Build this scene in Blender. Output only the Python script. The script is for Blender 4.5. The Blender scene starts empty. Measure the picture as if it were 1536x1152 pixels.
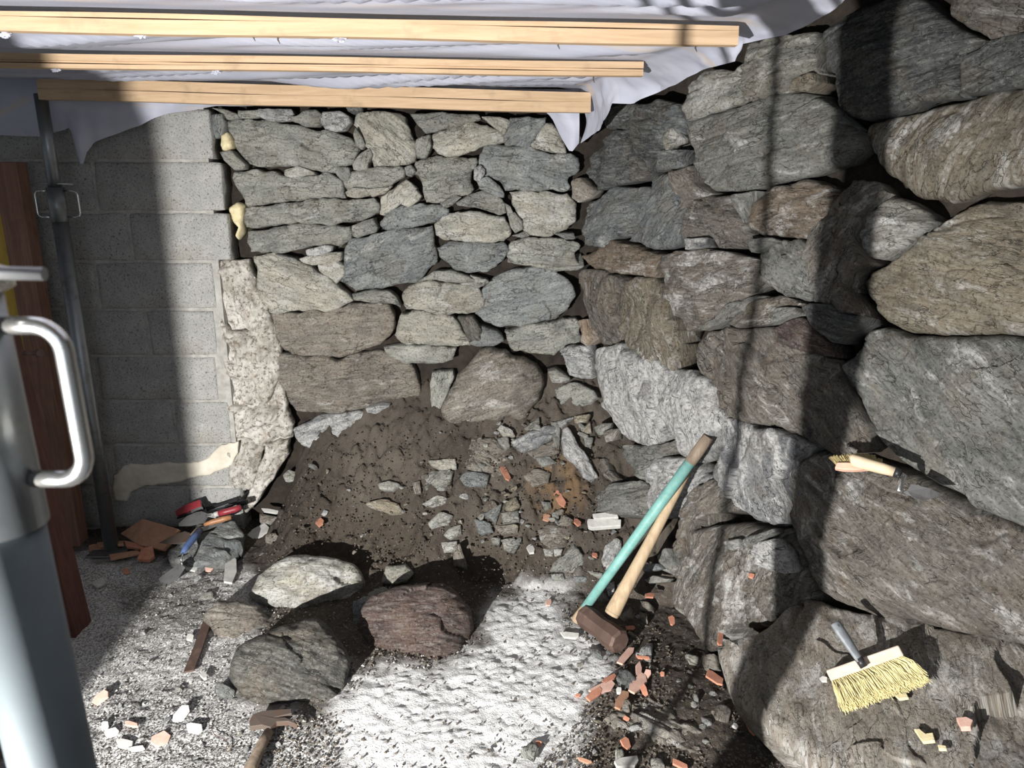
import bpy, bmesh, math, random
import numpy as np
from mathutils import Vector, Matrix
random.seed(7); RS = np.random.RandomState(7)
sc = bpy.context.scene
COL = sc.collection

# ---------------------------------------------------------------- camera
FPX, PITCH, CH = 1110.0, math.radians(14.4), 1.5
cam_d = bpy.data.cameras.new('camera'); cam = bpy.data.objects.new('camera', cam_d); COL.objects.link(cam)
cam_d.sensor_width = 36.0; cam_d.lens = 36.0 * FPX / 1536.0
cam.location = (0, 0, CH); cam.rotation_euler = (math.pi / 2 - PITCH, 0, 0)
cam_d.clip_start = 0.02
cam_d.dof.use_dof = True; cam_d.dof.focus_distance = 2.7; cam_d.dof.aperture_fstop = 9.0
sc.camera = cam
# ---------------------------------------------------------------- light
sc.view_settings.view_transform = 'Standard'; sc.view_settings.look = 'None'
sc.view_settings.gamma = 1.0; sc.view_settings.use_curve_mapping = False
sc.view_settings.exposure = 0.62
w = bpy.data.worlds.new('world'); sc.world = w; w.use_nodes = True
bg = w.node_tree.nodes['Background']; bg.inputs[0].default_value = (0.86, 0.92, 1.0, 1); bg.inputs[1].default_value = 0.125
LAMP = Vector((-1.12, -0.44, 0.86))
ld = bpy.data.lights.new('work_light', 'AREA'); ld.shape = 'DISK'; ld.size = .018; ld.energy = 158; ld.color = (1.0, 0.98, 0.955)
lo = bpy.data.objects.new('work_light', ld); COL.objects.link(lo); lo.location = LAMP
lo.rotation_euler = Vector((0.40, 1.0, -0.46)).to_track_quat('-Z', 'Y').to_euler()
wd = bpy.data.lights.new('daylight_fill', 'AREA'); wd.shape = 'RECTANGLE'; wd.size = 1.6; wd.size_y = 1.6
wd.energy = 9; wd.color = (0.80, 0.88, 1.0)  # bluish daylight fill from behind the camera; its opening is unseen
wo = bpy.data.objects.new('daylight_fill', wd); COL.objects.link(wo); wo.location = (-0.3, -1.6, 1.5)
wo.rotation_euler = (math.radians(82), 0, math.radians(-6))

# ---------------------------------------------------------------- projection helpers (where a thing stands in the room)
cp, sp = math.cos(PITCH), math.sin(PITCH)
def rays(px, py):
    u = (np.asarray(px, float) - 768) / FPX; v = -(np.asarray(py, float) - 576) / FPX
    return np.stack([u, cp + v * sp, -sp + v * cp], -1)
CAM = np.array([0, 0, CH])
def project(P):
    P = np.asarray(P, float) - CAM
    z = P[..., 1] * cp - P[..., 2] * sp; up = P[..., 1] * sp + P[..., 2] * cp
    z = np.maximum(z, 1e-3)
    return 768 + FPX * P[..., 0] / z, 576 - FPX * up / z
def at_z(px, py, z):
    r = rays(px, py); t = (z - CH) / r[..., 2]
    return CAM + r * np.asarray(t)[..., None]
def at_y(px, py, y):
    r = rays(px, py); t = y / r[..., 1]
    return CAM + r * np.asarray(t)[..., None]
def sstep(a, b, x):
    x = np.clip((x - a) / (b - a), 0, 1); return x * x * (3 - 2 * x)
YB = 3.15
def bank(X, Y):
    Yf = np.interp(X, [-1.1, -.9, 0, .5, 1.2], [2.80, 2.70, 2.62, 2.52, 2.3])
    t = np.clip((Y - Yf) / (YB - Yf), 0, 1.3)
    h = np.interp(X, [-1.0, -.92, -.62, -.3, 0], [.38, .40, .51, .565, .59]) * (t ** 1.1)
    h = np.minimum(h, .72)
    m = sstep(-1.14, -.88, X - .12 * t * 0) * (1 - sstep(.75, 1.15, X))
    return h * m
def right_x(Y, z):
    off = .244 * np.clip(1.45 - z, 0, 1.5) * sstep(3.05, 2.25, Y) if False else .244 * np.clip(1.45 - z, 0, 1.5) * np.clip((3.05 - Y) / .8, 0, 1)
    return .28 + .7 * (YB - Y) - off
def surf(px, py, out=0.0):
    """first hit of the room surface (back wall, right wall, floor and bank)"""
    r = rays(px, py); shp = r.shape[:-1]; r = r.reshape(-1, 3)
    ts = np.linspace(.9, 4.2, 900)
    P = CAM + r[:, None, :] * ts[None, :, None]
    X, Y, Z = P[..., 0], P[..., 1], P[..., 2]
    ins = (Y > YB) | (X > right_x(Y, Z)) | (Z < bank(X, Y))
    k = np.argmax(ins, 1); k[~ins.any(1)] = len(ts) - 1
    t = ts[k]
    return (CAM + r * t[:, None]).reshape(shp + (3,))

# ---------------------------------------------------------------- numpy noise
def _h(ix, iy, iz, s):
    n = (ix * 374761393 + iy * 668265263 + iz * 2147483647 + s * 974711) & 0xffffffff
    n = ((n ^ (n >> 13)) * 1274126177) & 0xffffffff
    n = (n ^ (n >> 16)); n = (n * 2246822519) & 0xffffffff; n = n ^ (n >> 15)
    return (n & 0xffff) / 32767.5 - 1.0
def vnoise(P, s=0):
    P = np.asarray(P, float); F = np.floor(P); f = P - F; I = F.astype(np.int64)
    f = f * f * f * (f * (f * 6 - 15) + 10)
    out = 0
    for dx in (0, 1):
        wx = f[:, 0] if dx else 1 - f[:, 0]
        for dy in (0, 1):
            wy = f[:, 1] if dy else 1 - f[:, 1]
            if P.shape[1] == 2:
                out = out + wx * wy * _h(I[:, 0] + dx, I[:, 1] + dy, 0, s)
            else:
                for dz in (0, 1):
                    wz = f[:, 2] if dz else 1 - f[:, 2]
                    out = out + wx * wy * wz * _h(I[:, 0] + dx, I[:, 1] + dy, I[:, 2] + dz, s)
    return out
def fbm(P, s=0, o=4, g=.5):
    P = np.asarray(P, float); a = 1.0; r = 0; P = P.copy()
    for i in range(o):
        r = r + a * vnoise(P, s + 17 * i); P = P * 2.03 + 5.3; a *= g
    return r

# ---------------------------------------------------------------- materials
def srgb(c):
    return tuple(((x / 255) / 12.92 if x / 255 <= .04045 else ((x / 255 + .055) / 1.055) ** 2.4) for x in c)
class NT:
    def __init__(s, name):
        m = bpy.data.materials.new(name); m.use_nodes = True; s.m = m; s.t = m.node_tree; s.b = s.t.nodes['Principled BSDF']
    def n(s, typ, **kw):
        n = s.t.nodes.new(typ)
        for k, v in kw.items(): setattr(n, k, v)
        return n
    def l(s, a, b): s.t.links.new(a, b)
    def noise(s, vec, scale, detail=4, rough=.55, dist=0):
        n = s.n('ShaderNodeTexNoise'); n.inputs['Scale'].default_value = scale; n.inputs['Detail'].default_value = detail
        n.inputs['Roughness'].default_value = rough; n.inputs['Distortion'].default_value = dist
        if vec is not None: s.l(vec, n.inputs['Vector'])
        return n.outputs['Fac']
    def ramp(s, fac, stops):
        r = s.n('ShaderNodeValToRGB'); e = r.color_ramp.elements
        while len(e) < len(stops): e.new(.5)
        for i, (p, c) in enumerate(stops):
            e[i].position = p; e[i].color = (c, c, c, 1) if isinstance(c, (int, float)) else tuple(c) + (1,)
        s.l(fac, r.inputs[0]); return r.outputs[0]
    def mix(s, fac, a, b, mode='MIX'):
        n = s.n('ShaderNodeMix', data_type='RGBA', blend_type=mode)
        for i, x in ((0, fac), (6, a), (7, b)):
            if isinstance(x, (int, float)): n.inputs[i].default_value = x
            elif isinstance(x, tuple): n.inputs[i].default_value = x + (1,)
            else: s.l(x, n.inputs[i])
        return n.outputs[2]
    def math(s, op, a, b=0.0, clamp=False):
        n = s.n('ShaderNodeMath', operation=op); n.use_clamp = clamp
        for i, x in ((0, a), (1, b)):
            if isinstance(x, (int, float)): n.inputs[i].default_value = x
            else: s.l(x, n.inputs[i])
        return n.outputs[0]
    def mapping(s, vec, scale=(1, 1, 1), rot=(0, 0, 0)):
        n = s.n('ShaderNodeMapping'); n.inputs['Scale'].default_value = scale; n.inputs['Rotation'].default_value = rot
        s.l(vec, n.inputs['Vector']); return n.outputs[0]
    def bump(s, h, strength, dist, prev=None):
        n = s.n('ShaderNodeBump'); n.inputs['Strength'].default_value = strength; n.inputs['Distance'].default_value = dist
        s.l(h, n.inputs['Height'])
        if prev is not None: s.l(prev, n.inputs['Normal'])
        return n.outputs[0]
    def done(s, col=None, rough=.8, metal=0, nrm=None, spec=None):
        if col is not None:
            if isinstance(col, tuple): s.b.inputs['Base Color'].default_value = col + (1,)
            else: s.l(col, s.b.inputs['Base Color'])
        if isinstance(rough, (int, float)): s.b.inputs['Roughness'].default_value = rough
        else: s.l(rough, s.b.inputs['Roughness'])
        s.b.inputs['Metallic'].default_value = metal
        if spec is not None: s.b.inputs['Specular IOR Level'].default_value = spec
        if nrm is not None: s.l(nrm, s.b.inputs['Normal'])
        return s.m

def mat_schist():
    """foliated stone: object colour sets its hue, object alpha how much pale crust it carries"""
    k = NT('schist_stone')
    uv = k.n('ShaderNodeTexCoord').outputs['UV']; oi = k.n('ShaderNodeObjectInfo')
    col, alp = oi.outputs['Color'], oi.outputs['Alpha']
    st = k.mapping(uv, (1, 2.4, 1)); st2 = k.mapping(uv, (1, 4, 1))
    big = k.noise(st, 7, 5, .6, .3)
    dark = k.mix(1.0, col, (.60, .62, .64), 'MULTIPLY')
    c = k.mix(k.ramp(big, [(.36, 0), (.62, 1)]), dark, col)
    br = k.noise(uv, 9, 6, .65, .6)
    c = k.mix(k.math('MULTIPLY', k.ramp(br, [(.48, 0), (.66, 1)]), .55), c, k.mix(.62, col, srgb((104, 86, 66))))
    gl = k.noise(st2, 22, 7, .7, .4)
    c = k.mix(k.math('MULTIPLY', k.ramp(gl, [(.46, 0), (.66, 1)]), .4), c, k.mix(.5, col, srgb((196, 198, 190))))
    # pale lime crust in patches
    pn = k.noise(st, 6.5, 8, .72, .8)
    th = k.math('SUBTRACT', 1.02, alp)
    pm = k.math('MULTIPLY', k.math('SUBTRACT', pn, k.math('MULTIPLY', th, .8)), 9.0, True)
    pm = k.math('MULTIPLY', pm, k.ramp(k.noise(uv, 46, 6, .75), [(.36, .15), (.56, 1)]))
    c = k.mix(k.math('MULTIPLY', pm, .75), c, srgb((208, 207, 203)))
    # dark mineral specks and thin cracks
    sp_ = k.noise(uv, 120, 3, .7)
    c = k.mix(k.ramp(sp_, [(.36, .85), (.47, 0)]), c, k.mix(1.0, c, (.35, .34, .33), 'MULTIPLY'))
    c = k.mix(k.ramp(sp_, [(.60, 0), (.72, .35)]), c, srgb((214, 212, 205)))
    crk = k.n('ShaderNodeTexVoronoi', feature='DISTANCE_TO_EDGE'); crk.inputs['Scale'].default_value = 9
    wv = k.n('ShaderNodeMixRGB' if False else 'ShaderNodeVectorMath', operation='ADD')
    nn = k.n('ShaderNodeTexNoise'); nn.inputs['Scale'].default_value = 14; nn.inputs['Detail'].default_value = 4; k.l(st, nn.inputs['Vector'])
    sc_ = k.n('ShaderNodeVectorMath', operation='SCALE'); k.l(nn.outputs['Color'], sc_.inputs[0]); sc_.inputs['Scale'].default_value = .18
    k.l(st, wv.inputs[0]); k.l(sc_.outputs[0], wv.inputs[1]); k.l(wv.outputs[0], crk.inputs['Vector'])
    cr = k.ramp(crk.outputs['Distance'], [(.0, 1), (.022, 0)])
    gate = k.ramp(k.noise(uv, 7, 3), [(.44, 0), (.54, 1)])
    crm = k.math('MULTIPLY', cr, gate)
    c = k.mix(k.math('MULTIPLY', crm, .6), c, k.mix(1.0, c, (.2, .19, .18), 'MULTIPLY'))
    h1 = k.noise(st2, 12, 9, .68, .8); h2 = k.noise(uv, 60, 8, .8)
    hh = k.math('ADD', k.math('MULTIPLY', h1, 1.0), k.math('MULTIPLY', h2, .6))
    hh = k.math('SUBTRACT', hh, k.math('MULTIPLY', crm, .35))
    nr = k.bump(hh, 1.0, .017)
    return k.done(c, k.math('ADD', k.math('MULTIPLY', big, .3), .6), 0, nr, .35)
def mat_soft(name, c1, c2, scale=30, rough=.9, bs=.5, bd=.004, coords='Object', stretch=(1, 1, 1), speck=None):
    k = NT(name); co = k.n('ShaderNodeTexCoord').outputs[coords]; co = k.mapping(co, stretch)
    n = k.noise(co, scale, 7, .65, .3)
    c = k.mix(k.ramp(n, [(.35, 0), (.65, 1)]), srgb(c1), srgb(c2))
    if speck:
        s = k.noise(co, scale * 9, 3, .7); c = k.mix(k.ramp(s, [(.55, 0), (.68, 1)]), c, srgb(speck))
    h = k.noise(co, scale * 3, 7, .7)
    return k.done(c, rough, 0, k.bump(h, bs, bd), .3)
def mat_block():
    k = NT('concrete_block'); co = k.n('ShaderNodeTexCoord').outputs['Object']
    n = k.noise(co, 4.5, 7, .7); g = k.noise(co, 120, 6, .75); g2 = k.noise(co, 70, 4, .7)
    c = k.mix(k.ramp(n, [(.3, 0), (.7, 1)]), srgb((142, 142, 139)), srgb((176, 175, 170)))
    c = k.mix(k.ramp(g, [(.36, .9), (.47, 0)]), c, srgb((70, 68, 65)))
    c = k.mix(k.ramp(g2, [(.60, 0), (.72, .5)]), c, srgb((206, 205, 200)))
    d = k.noise(co, 2.2, 4, .6, .5); c = k.mix(k.ramp(d, [(.5, 0), (.7, .5)]), c, srgb((128, 118, 104)))
    h = k.math('ADD', g, k.math('MULTIPLY', g2, 1.2))
    return k.done(c, .95, 0, k.bump(h, .9, .005), .2)
def mat_plaster():
    k = NT('old_lime_plaster'); co = k.n('ShaderNodeTexCoord').outputs['Object']
    n = k.noise(co, 9, 7, .65, .4); g = k.noise(co, 60, 5, .7)
    c = k.mix(k.ramp(n, [(.3, 0), (.6, 1)]), srgb((136, 129, 117)), srgb((192, 189, 182)))
    c = k.mix(k.ramp(g, [(.38, .9), (.49, 0)]), c, srgb((100, 90, 76)))
    b = k.noise(co, 3.1, 4, .6, 1); c = k.mix(k.ramp(b, [(.62, 0), (.72, .6)]), c, srgb((150, 122, 96)))
    return k.done(c, .95, 0, k.bump(k.math('ADD', n, g), .8, .009), .2)
def mat_floor():
    k = NT('dusty_earth_floor'); co = k.n('ShaderNodeTexCoord').outputs['Object']
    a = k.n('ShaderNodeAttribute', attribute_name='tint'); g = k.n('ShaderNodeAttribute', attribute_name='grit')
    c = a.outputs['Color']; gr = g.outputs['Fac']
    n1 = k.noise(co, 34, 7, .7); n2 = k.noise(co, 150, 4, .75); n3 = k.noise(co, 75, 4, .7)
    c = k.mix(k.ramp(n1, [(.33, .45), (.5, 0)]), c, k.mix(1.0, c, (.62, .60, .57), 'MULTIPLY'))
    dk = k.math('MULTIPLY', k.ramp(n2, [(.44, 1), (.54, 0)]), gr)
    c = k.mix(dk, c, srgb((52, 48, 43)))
    wh = k.math('MULTIPLY', k.ramp(n3, [(.54, 0), (.63, 1)]), gr)
    c = k.mix(k.math('MULTIPLY', wh, .8), c, srgb((214, 213, 210)))
    h = k.math('ADD', n2, k.math('ADD', k.math('MULTIPLY', n1, 1.6), n3))
    return k.done(c, .97, 0, k.bump(h, .7, .0045), .2)
def mat_wood(name, c1, c2, sc=(1, 14, 14), knots=True):
    k = NT(name); co = k.n('ShaderNodeTexCoord').outputs['Object']; co2 = k.mapping(co, sc)
    n = k.noise(co2, 5, 6, .6, .6)
    c = k.mix(k.ramp(n, [(.35, 0), (.65, 1)]), srgb(c1), srgb(c2))
    d = k.noise(co, 8, 5, .6); c = k.mix(k.ramp(d, [(.55, 0), (.75, .45)]), c, srgb(tuple(int(x * .62) for x in c1)))
    return k.done(c, .7, 0, k.bump(n, .3, .003), .3)
def mat_metal(name, c, rough=.35, sc=20, dirt=(90, 82, 72), amt=.4, metal=.9):
    k = NT(name); co = k.n('ShaderNodeTexCoord').outputs['Object']
    n = k.noise(co, sc, 6, .65)
    cc = k.mix(k.ramp(n, [(.5, 0), (.7, amt)]), srgb(c), srgb(dirt))
    r = k.math('ADD', k.math('MULTIPLY', n, .35), rough - .15)
    return k.done(cc, r, metal, k.bump(n, .25, .001), .5)
def mat_membrane():
    k = NT('breather_membrane'); co = k.n('ShaderNodeTexCoord').outputs['Object']
    n = k.noise(k.mapping(co, (.5, 2.2, 2), (0, 0, .5)), 3.0, 5, .6, .6)
    c = k.mix(k.ramp(n, [(.3, 0), (.7, 1)]), srgb((166, 169, 184)), srgb((192, 194, 206)))
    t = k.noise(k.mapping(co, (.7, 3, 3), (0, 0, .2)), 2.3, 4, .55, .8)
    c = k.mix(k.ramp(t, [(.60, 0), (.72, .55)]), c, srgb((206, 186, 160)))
    m = k.done(c, .55, 0, None, .3)
    tr = k.n('ShaderNodeBsdfTranslucent'); tr.inputs[0].default_value = (.85, .87, .95, 1)
    mx = k.n('ShaderNodeMixShader'); mx.inputs[0].default_value = .14
    k.l(k.b.outputs[0], mx.inputs[1]); k.l(tr.outputs[0], mx.inputs[2])
    k.l(mx.outputs[0], k.t.nodes['Material Output'].inputs[0]); return m
def mat_flat(name, c, rough=.6, spec=.4, bd=.001, sc=60, metal=0):
    k = NT(name); co = k.n('ShaderNodeTexCoord').outputs['Object']; n = k.noise(co, sc, 5, .6)
    cc = k.mix(k.ramp(n, [(.35, .35), (.6, 0)]), srgb(c), srgb(tuple(int(x * .62) for x in c)))
    return k.done(cc, rough, metal, k.bump(n, .4, bd), spec)

M = dict(
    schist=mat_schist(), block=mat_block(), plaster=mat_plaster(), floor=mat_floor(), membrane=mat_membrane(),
    mortar=mat_soft('block_mortar', (140, 138, 132), (170, 168, 162), 25),
    core=mat_soft('dark_earth_core', (34, 30, 26), (56, 49, 42), 20, bd=.02),
    patch=mat_soft('cream_render_patch', (186, 178, 160), (206, 200, 186), 12, bd=.002),
    foam=mat_soft('expanding_foam', (204, 190, 148), (222, 210, 174), 22, .6, .5, .01),
    pine=mat_wood('pine_batten_wood', (176, 149, 118), (194, 167, 136)),
    redwood=mat_wood('red_brown_timber', (74, 46, 39), (94, 60, 50), (14, 14, 1)),
    postwood=mat_wood('dull_pink_brown_timber', (118, 88, 74), (140, 106, 90), (14, 14, 1)),
    yellow=mat_wood('yellow_shuttering_panel', (176, 146, 58), (198, 166, 76), (6, 6, 1)),
    darkwood=mat_wood('dark_ceiling_boards', (70, 58, 46), (92, 76, 60), (1, 10, 10)),
    zinc=mat_metal('galvanised_steel', (140, 144, 146), .42, 14, (92, 88, 80), .5),
    zincb=mat_metal('bright_zinc_steel', (205, 205, 203), .22, 30, (170, 150, 112), .35, .95),
    tube=mat_metal('dull_grey_steel_tube', (98, 106, 109), .5, 9, (92, 96, 96), .6, .45),
    steel=mat_metal('worn_tool_steel', (158, 158, 158), .42, 30, (92, 80, 68), .5, .8),
    rust=mat_metal('rusty_tool_steel', (88, 78, 70), .75, 40, (96, 68, 52), .8, .3),
    iron=mat_metal('brown_forged_iron', (92, 74, 66), .65, 22, (126, 104, 92), .7, .35),
    terra=mat_soft('terracotta_brick', (166, 112, 90), (190, 136, 112), 30, .9, .4, .002),
    terradull=mat_soft('dusty_terracotta_tile', (158, 118, 94), (176, 138, 114), 26, .9, .5, .003),
    terrapale=mat_soft('pale_pink_terracotta', (190, 152, 136), (208, 174, 160), 30, .9, .4, .002),
    lime=mat_soft('white_plaster_chip', (168, 167, 162), (198, 197, 191), 20, .95, .5, .003),
    teal=mat_soft('worn_teal_paint', (98, 150, 144), (122, 170, 164), 30, .5, .4, .001, speck=(150, 140, 120)),
    ash=mat_wood('ash_handle_wood', (158, 138, 112), (178, 158, 130), (14, 14, 1)),
    beech=mat_wood('pale_beech_wood', (196, 176, 146), (210, 192, 164), (1, 8, 8)),
    whitewood=mat_wood('bare_brush_wood', (182, 164, 148), (198, 182, 168), (1, 8, 8)),
    pinkwood=mat_wood('pink_tinted_brush_wood', (206, 160, 138), (220, 178, 156), (1, 8, 8)),
    oldwood=mat_wood('weathered_grey_handle_wood', (112, 98, 84), (142, 128, 112), (10, 10, 1)),
    bristle=mat_flat('pale_yellow_bristle', (236, 224, 168), .7, .3, .0005),
    bristle2=mat_flat('straw_bristle', (206, 190, 140), .7, .3, .0005),
    blackp=mat_flat('black_plastic', (40, 40, 42), .45),
    greyp=mat_flat('grey_plastic', (122, 126, 130), .5),
    red=mat_flat('worn_red_paint', (138, 44, 52), .45, .5, .001, 40),
    blue=mat_flat('worn_blue_paint', (78, 98, 138), .5, .4, .001, 30),
    orange=mat_flat('varnished_orange_wood', (158, 112, 78), .45),
    pebble=mat_soft('pale_grit', (128, 125, 118), (184, 182, 176), 40, .95),
    pebbled=mat_soft('dark_grit', (66, 60, 53), (104, 96, 86), 40, .95),
)

# ---------------------------------------------------------------- object helpers
def tag(o, label=None, cat=None, group=None, kind=None):
    if label: o['label'] = label
    if cat: o['category'] = cat
    if group: o['group'] = group
    if kind: o['kind'] = kind
    return o
def mk(name, verts, faces, mat, parent=None, smooth=True, uv=None):
    me = bpy.data.meshes.new(name)
    me.from_pydata([tuple(v) for v in verts], [], [tuple(f) for f in faces]); me.update()
    if smooth: me.shade_smooth()
    if mat: me.materials.append(mat)
    if uv is not None:
        L = me.uv_layers.new(name='uv'); idx = np.empty(len(me.loops), int); me.loops.foreach_get('vertex_index', idx)
        L.data.foreach_set('uv', np.asarray(uv, float)[idx].ravel())
    o = bpy.data.objects.new(name, me); COL.objects.link(o)
    if parent: o.parent = parent
    return o
def empty(name, loc=(0, 0, 0)):
    o = bpy.data.objects.new(name, None); COL.objects.link(o); o.empty_display_size = .05
    return o
def box(name, lo_, hi_, mat, parent=None, bev=.003, rot=None):
    bm = bmesh.new(); bmesh.ops.create_cube(bm, size=1)
    lo_, hi_ = Vector(lo_), Vector(hi_); d = hi_ - lo_
    for v in bm.verts: v.co = Vector((v.co.x * d.x, v.co.y * d.y, v.co.z * d.z))
    if bev: bmesh.ops.bevel(bm, geom=bm.edges[:], offset=min(bev, min(d) * .4), segments=2, affect='EDGES', profile=.5)
    me = bpy.data.meshes.new(name); bm.to_mesh(me); bm.free(); me.materials.append(mat)
    o = bpy.data.objects.new(name, me); COL.objects.link(o); o.location = (lo_ + hi_) / 2
    if rot is not None: o.rotation_euler = rot
    if parent: o.parent = parent
    return o
def frame_between(a, b):
    z = np.asarray(b, float) - np.asarray(a, float); L = np.linalg.norm(z); z = z / L
    h = np.array([0, 0, 1.]) if abs(z[2]) < .9 else np.array([1., 0, 0])
    x = np.cross(h, z); x /= np.linalg.norm(x); y = np.cross(z, x); return x, y, z, L
def tube(name, path, rad, mat, parent=None, seg=16, caps=True, oval=1.0):
    path = [np.asarray(p, float) for p in path]
    rad = [rad] * len(path) if isinstance(rad, (int, float)) else list(rad)
    V, F = [], []
    x = None
    for i, p in enumerate(path):
        a = path[max(i - 1, 0)]; b = path[min(i + 1, len(path) - 1)]
        z = (b - a) / max(np.linalg.norm(b - a), 1e-9)
        if x is None:
            h = np.array([0, 0, 1.]) if abs(z[2]) < .9 else np.array([1., 0, 0]); x = np.cross(h, z)
        x = x - z * np.dot(x, z); x /= np.linalg.norm(x); y = np.cross(z, x)
        for k in range(seg):
            t = 2 * math.pi * k / seg; V.append(p + rad[i] * (math.cos(t) * x + oval * math.sin(t) * y))
    for i in range(len(path) - 1):
        for k in range(seg):
            k2 = (k + 1) % seg; F.append((i * seg + k, i * seg + k2, (i + 1) * seg + k2, (i + 1) * seg + k))
    if caps:
        F.append(tuple(range(seg))[::-1]); F.append(tuple((len(path) - 1) * seg + k for k in range(seg)))
    o = mk(name, V, F, mat, parent)
    me = o.data
    if caps:
        for p in me.polygons[-2:]: p.use_smooth = False
    return o

# ---------------------------------------------------------------- stone builder
def seg_dist(P, Q):
    """distance and nearest point from points P to closed polygon Q"""
    best = np.full(len(P), 1e9); near = np.zeros_like(P); n = len(Q)
    for i in range(n):
        a, b = Q[i], Q[(i + 1) % n]; d = b - a; L = (d * d).sum() + 1e-12
        t = np.clip(((P - a) @ d) / L, 0, 1); c = a + t[:, None] * d
        dd = np.sqrt(((P - c) ** 2).sum(1)); m = dd < best
        best[m] = dd[m]; near[m] = c[m]
    return best, near
def in_poly(P, Q):
    ins = np.zeros(len(P), bool); n = len(Q)
    for i in range(n):
        x1, y1 = Q[i]; x2, y2 = Q[(i + 1) % n]
        c = ((y1 > P[:, 1]) != (y2 > P[:, 1]))
        with np.errstate(divide='ignore', invalid='ignore'):
            xi = (x2 - x1) * (P[:, 1] - y1) / (y2 - y1 + 1e-15) + x1
        ins ^= c & (P[:, 0] < xi)
    return ins
def rough_outline(Q, step, amp, seed):
    Q = np.asarray(Q, float); out = []
    for i in range(len(Q)):
        a, b = Q[i], Q[(i + 1) % len(Q)]; L = np.linalg.norm(b - a); k = max(1, int(L / step))
        for j in range(k): out.append(a + (b - a) * j / k)
    out = np.array(out)
    # one light smoothing pass, then jitter
    sm = (np.roll(out, 1, 0) + 2 * out + np.roll(out, -1, 0)) / 4; out = .75 * out + .25 * sm
    j = np.stack([fbm(out / (step * 4), seed, 3), fbm(out / (step * 4) + 31.7, seed + 5, 3)], 1)
    return out + j * amp
SEED = [11]
def slab_mesh(Q, O, U, V, N, cell, back, edge=.018, ew=.03, bulge=.0, facet=.06, lump=.010, strata=.004, ang=0.0, seed=None, shrink=.9, fq=1.0, plates=1.0):
    """a rough stone: outline Q (metres in the frame O,U,V), relief along N, body reaching 'back' behind the face"""
    if seed is None: SEED[0] += 1; seed = SEED[0]
    rs = np.random.RandomState(seed)
    mn, mx = Q.min(0) - cell * .6, Q.max(0) + cell * .6
    nx = max(3, int(math.ceil((mx[0] - mn[0]) / cell)) + 1); ny = max(3, int(math.ceil((mx[1] - mn[1]) / cell)) + 1)
    gx, gy = np.meshgrid(mn[0] + np.arange(nx) * cell, mn[1] + np.arange(ny) * cell, indexing='ij')
    P = np.stack([gx.ravel(), gy.ravel()], 1)
    ins = in_poly(P, Q); d, near = seg_dist(P, Q)
    idx = np.arange(nx * ny).reshape(nx, ny)
    quads = np.stack([idx[:-1, :-1].ravel(), idx[1:, :-1].ravel(), idx[1:, 1:].ravel(), idx[:-1, 1:].ravel()], 1)
    keep = ins[quads].any(1)
    if not keep.any(): return None
    quads = quads[keep]
    P = np.where(ins[:, None], P, near); d = np.where(ins, d, 0.0)
    used = np.unique(quads); rm = -np.ones(nx * ny, int); rm[used] = np.arange(len(used)); quads = rm[quads]; P = P[used]; d = d[used]
    size = math.sqrt(max((Q[:, 0].max() - Q[:, 0].min()) * (Q[:, 1].max() - Q[:, 1].min()), 1e-6))
    ew = min(ew, size * .3); edge = min(edge, size * .3)
    q = np.clip(1 - d / (ew * (1 + .35 * vnoise(P * 14, seed))), 0, 1)
    h = -edge * (1 - np.sqrt(np.clip(1 - q * q, 0, 1)))
    c0 = P.mean(0)
    if bulge:
        dm = d.max() + 1e-6; h = h + bulge * (np.sqrt(np.clip(1 - (1 - d / dm) ** 2, 0, 1)) - 1)
    if facet:
        fp = np.full(len(P), 1e9)
        for k in range(6):
            a = rs.uniform(0, 2 * math.pi); s = rs.uniform(.08, .55); off = rs.uniform(.02, .30) * size
            fp = np.minimum(fp, -s * ((P - c0) @ np.array([math.cos(a), math.sin(a)]) - off) )
        fp = np.minimum(fp, 0); h = h + np.maximum(fp, -facet * 1.4) * .9
    ca, sa = math.cos(ang), math.sin(ang)
    pu = (P - c0) @ np.array([ca, sa]); pv = (P - c0) @ np.array([-sa, ca])
    if lump: h = h + lump * fbm(np.stack([pu * 5 * fq, pv * 8 * fq], 1) + seed * 3.1, seed, 4, .55)
    if strata > .001:
        h = h - min(.0042, size * .02) * np.abs(fbm(np.stack([pu * 15, pv * 22], 1) + seed * 2.3, seed + 60, 3, .6))
    if facet and len(P) > 60:
        K = int(np.clip(size * 40, 4, 16)); pk = np.stack([pu + .03 * vnoise(P * 16, seed + 40), 2.1 * pv + .04 * vnoise(P * 16 + 7, seed + 41)], 1)
        ii = rs.choice(len(P), K, replace=False); best = np.full(len(P), 1e9); add = np.zeros(len(P))
        am = min(.008, size * .03) * plates
        for k in ii:
            dd = ((pk - pk[k]) ** 2).sum(1); g = rs.uniform(-.16, .16, 2); a = rs.uniform(-am, am)
            v_ = a + g[0] * (pu - pu[k]) + g[1] * (pv - pv[k]); mm = dd < best; best = np.where(mm, dd, best); add = np.where(mm, v_, add)
        h = h + add
    if strata:
        wob = .02 * vnoise(np.stack([pu * 6, pv * 6], 1) + 9, seed)
        s1 = fbm(np.stack([pu * 7, (pv + wob) * 28], 1) + seed, seed + 3, 3, .6)
        s2 = fbm(np.stack([pu * 16, (pv + wob) * 62], 1) + seed, seed + 4, 2, .6)
        ter = np.abs(vnoise(np.stack([pu * 4, (pv + wob) * 16], 1) + seed * 1.7, seed + 8))
        h = h + strata * (s1 + .5 * s2) - strata * 2.2 * np.clip(.12 - ter, 0, .12) / .12
    h = np.where(d <= 0, np.minimum(h, -edge * .9), h)
    W = O + P[:, :1] * U + P[:, 1:] * V + h[:, None] * N
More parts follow.
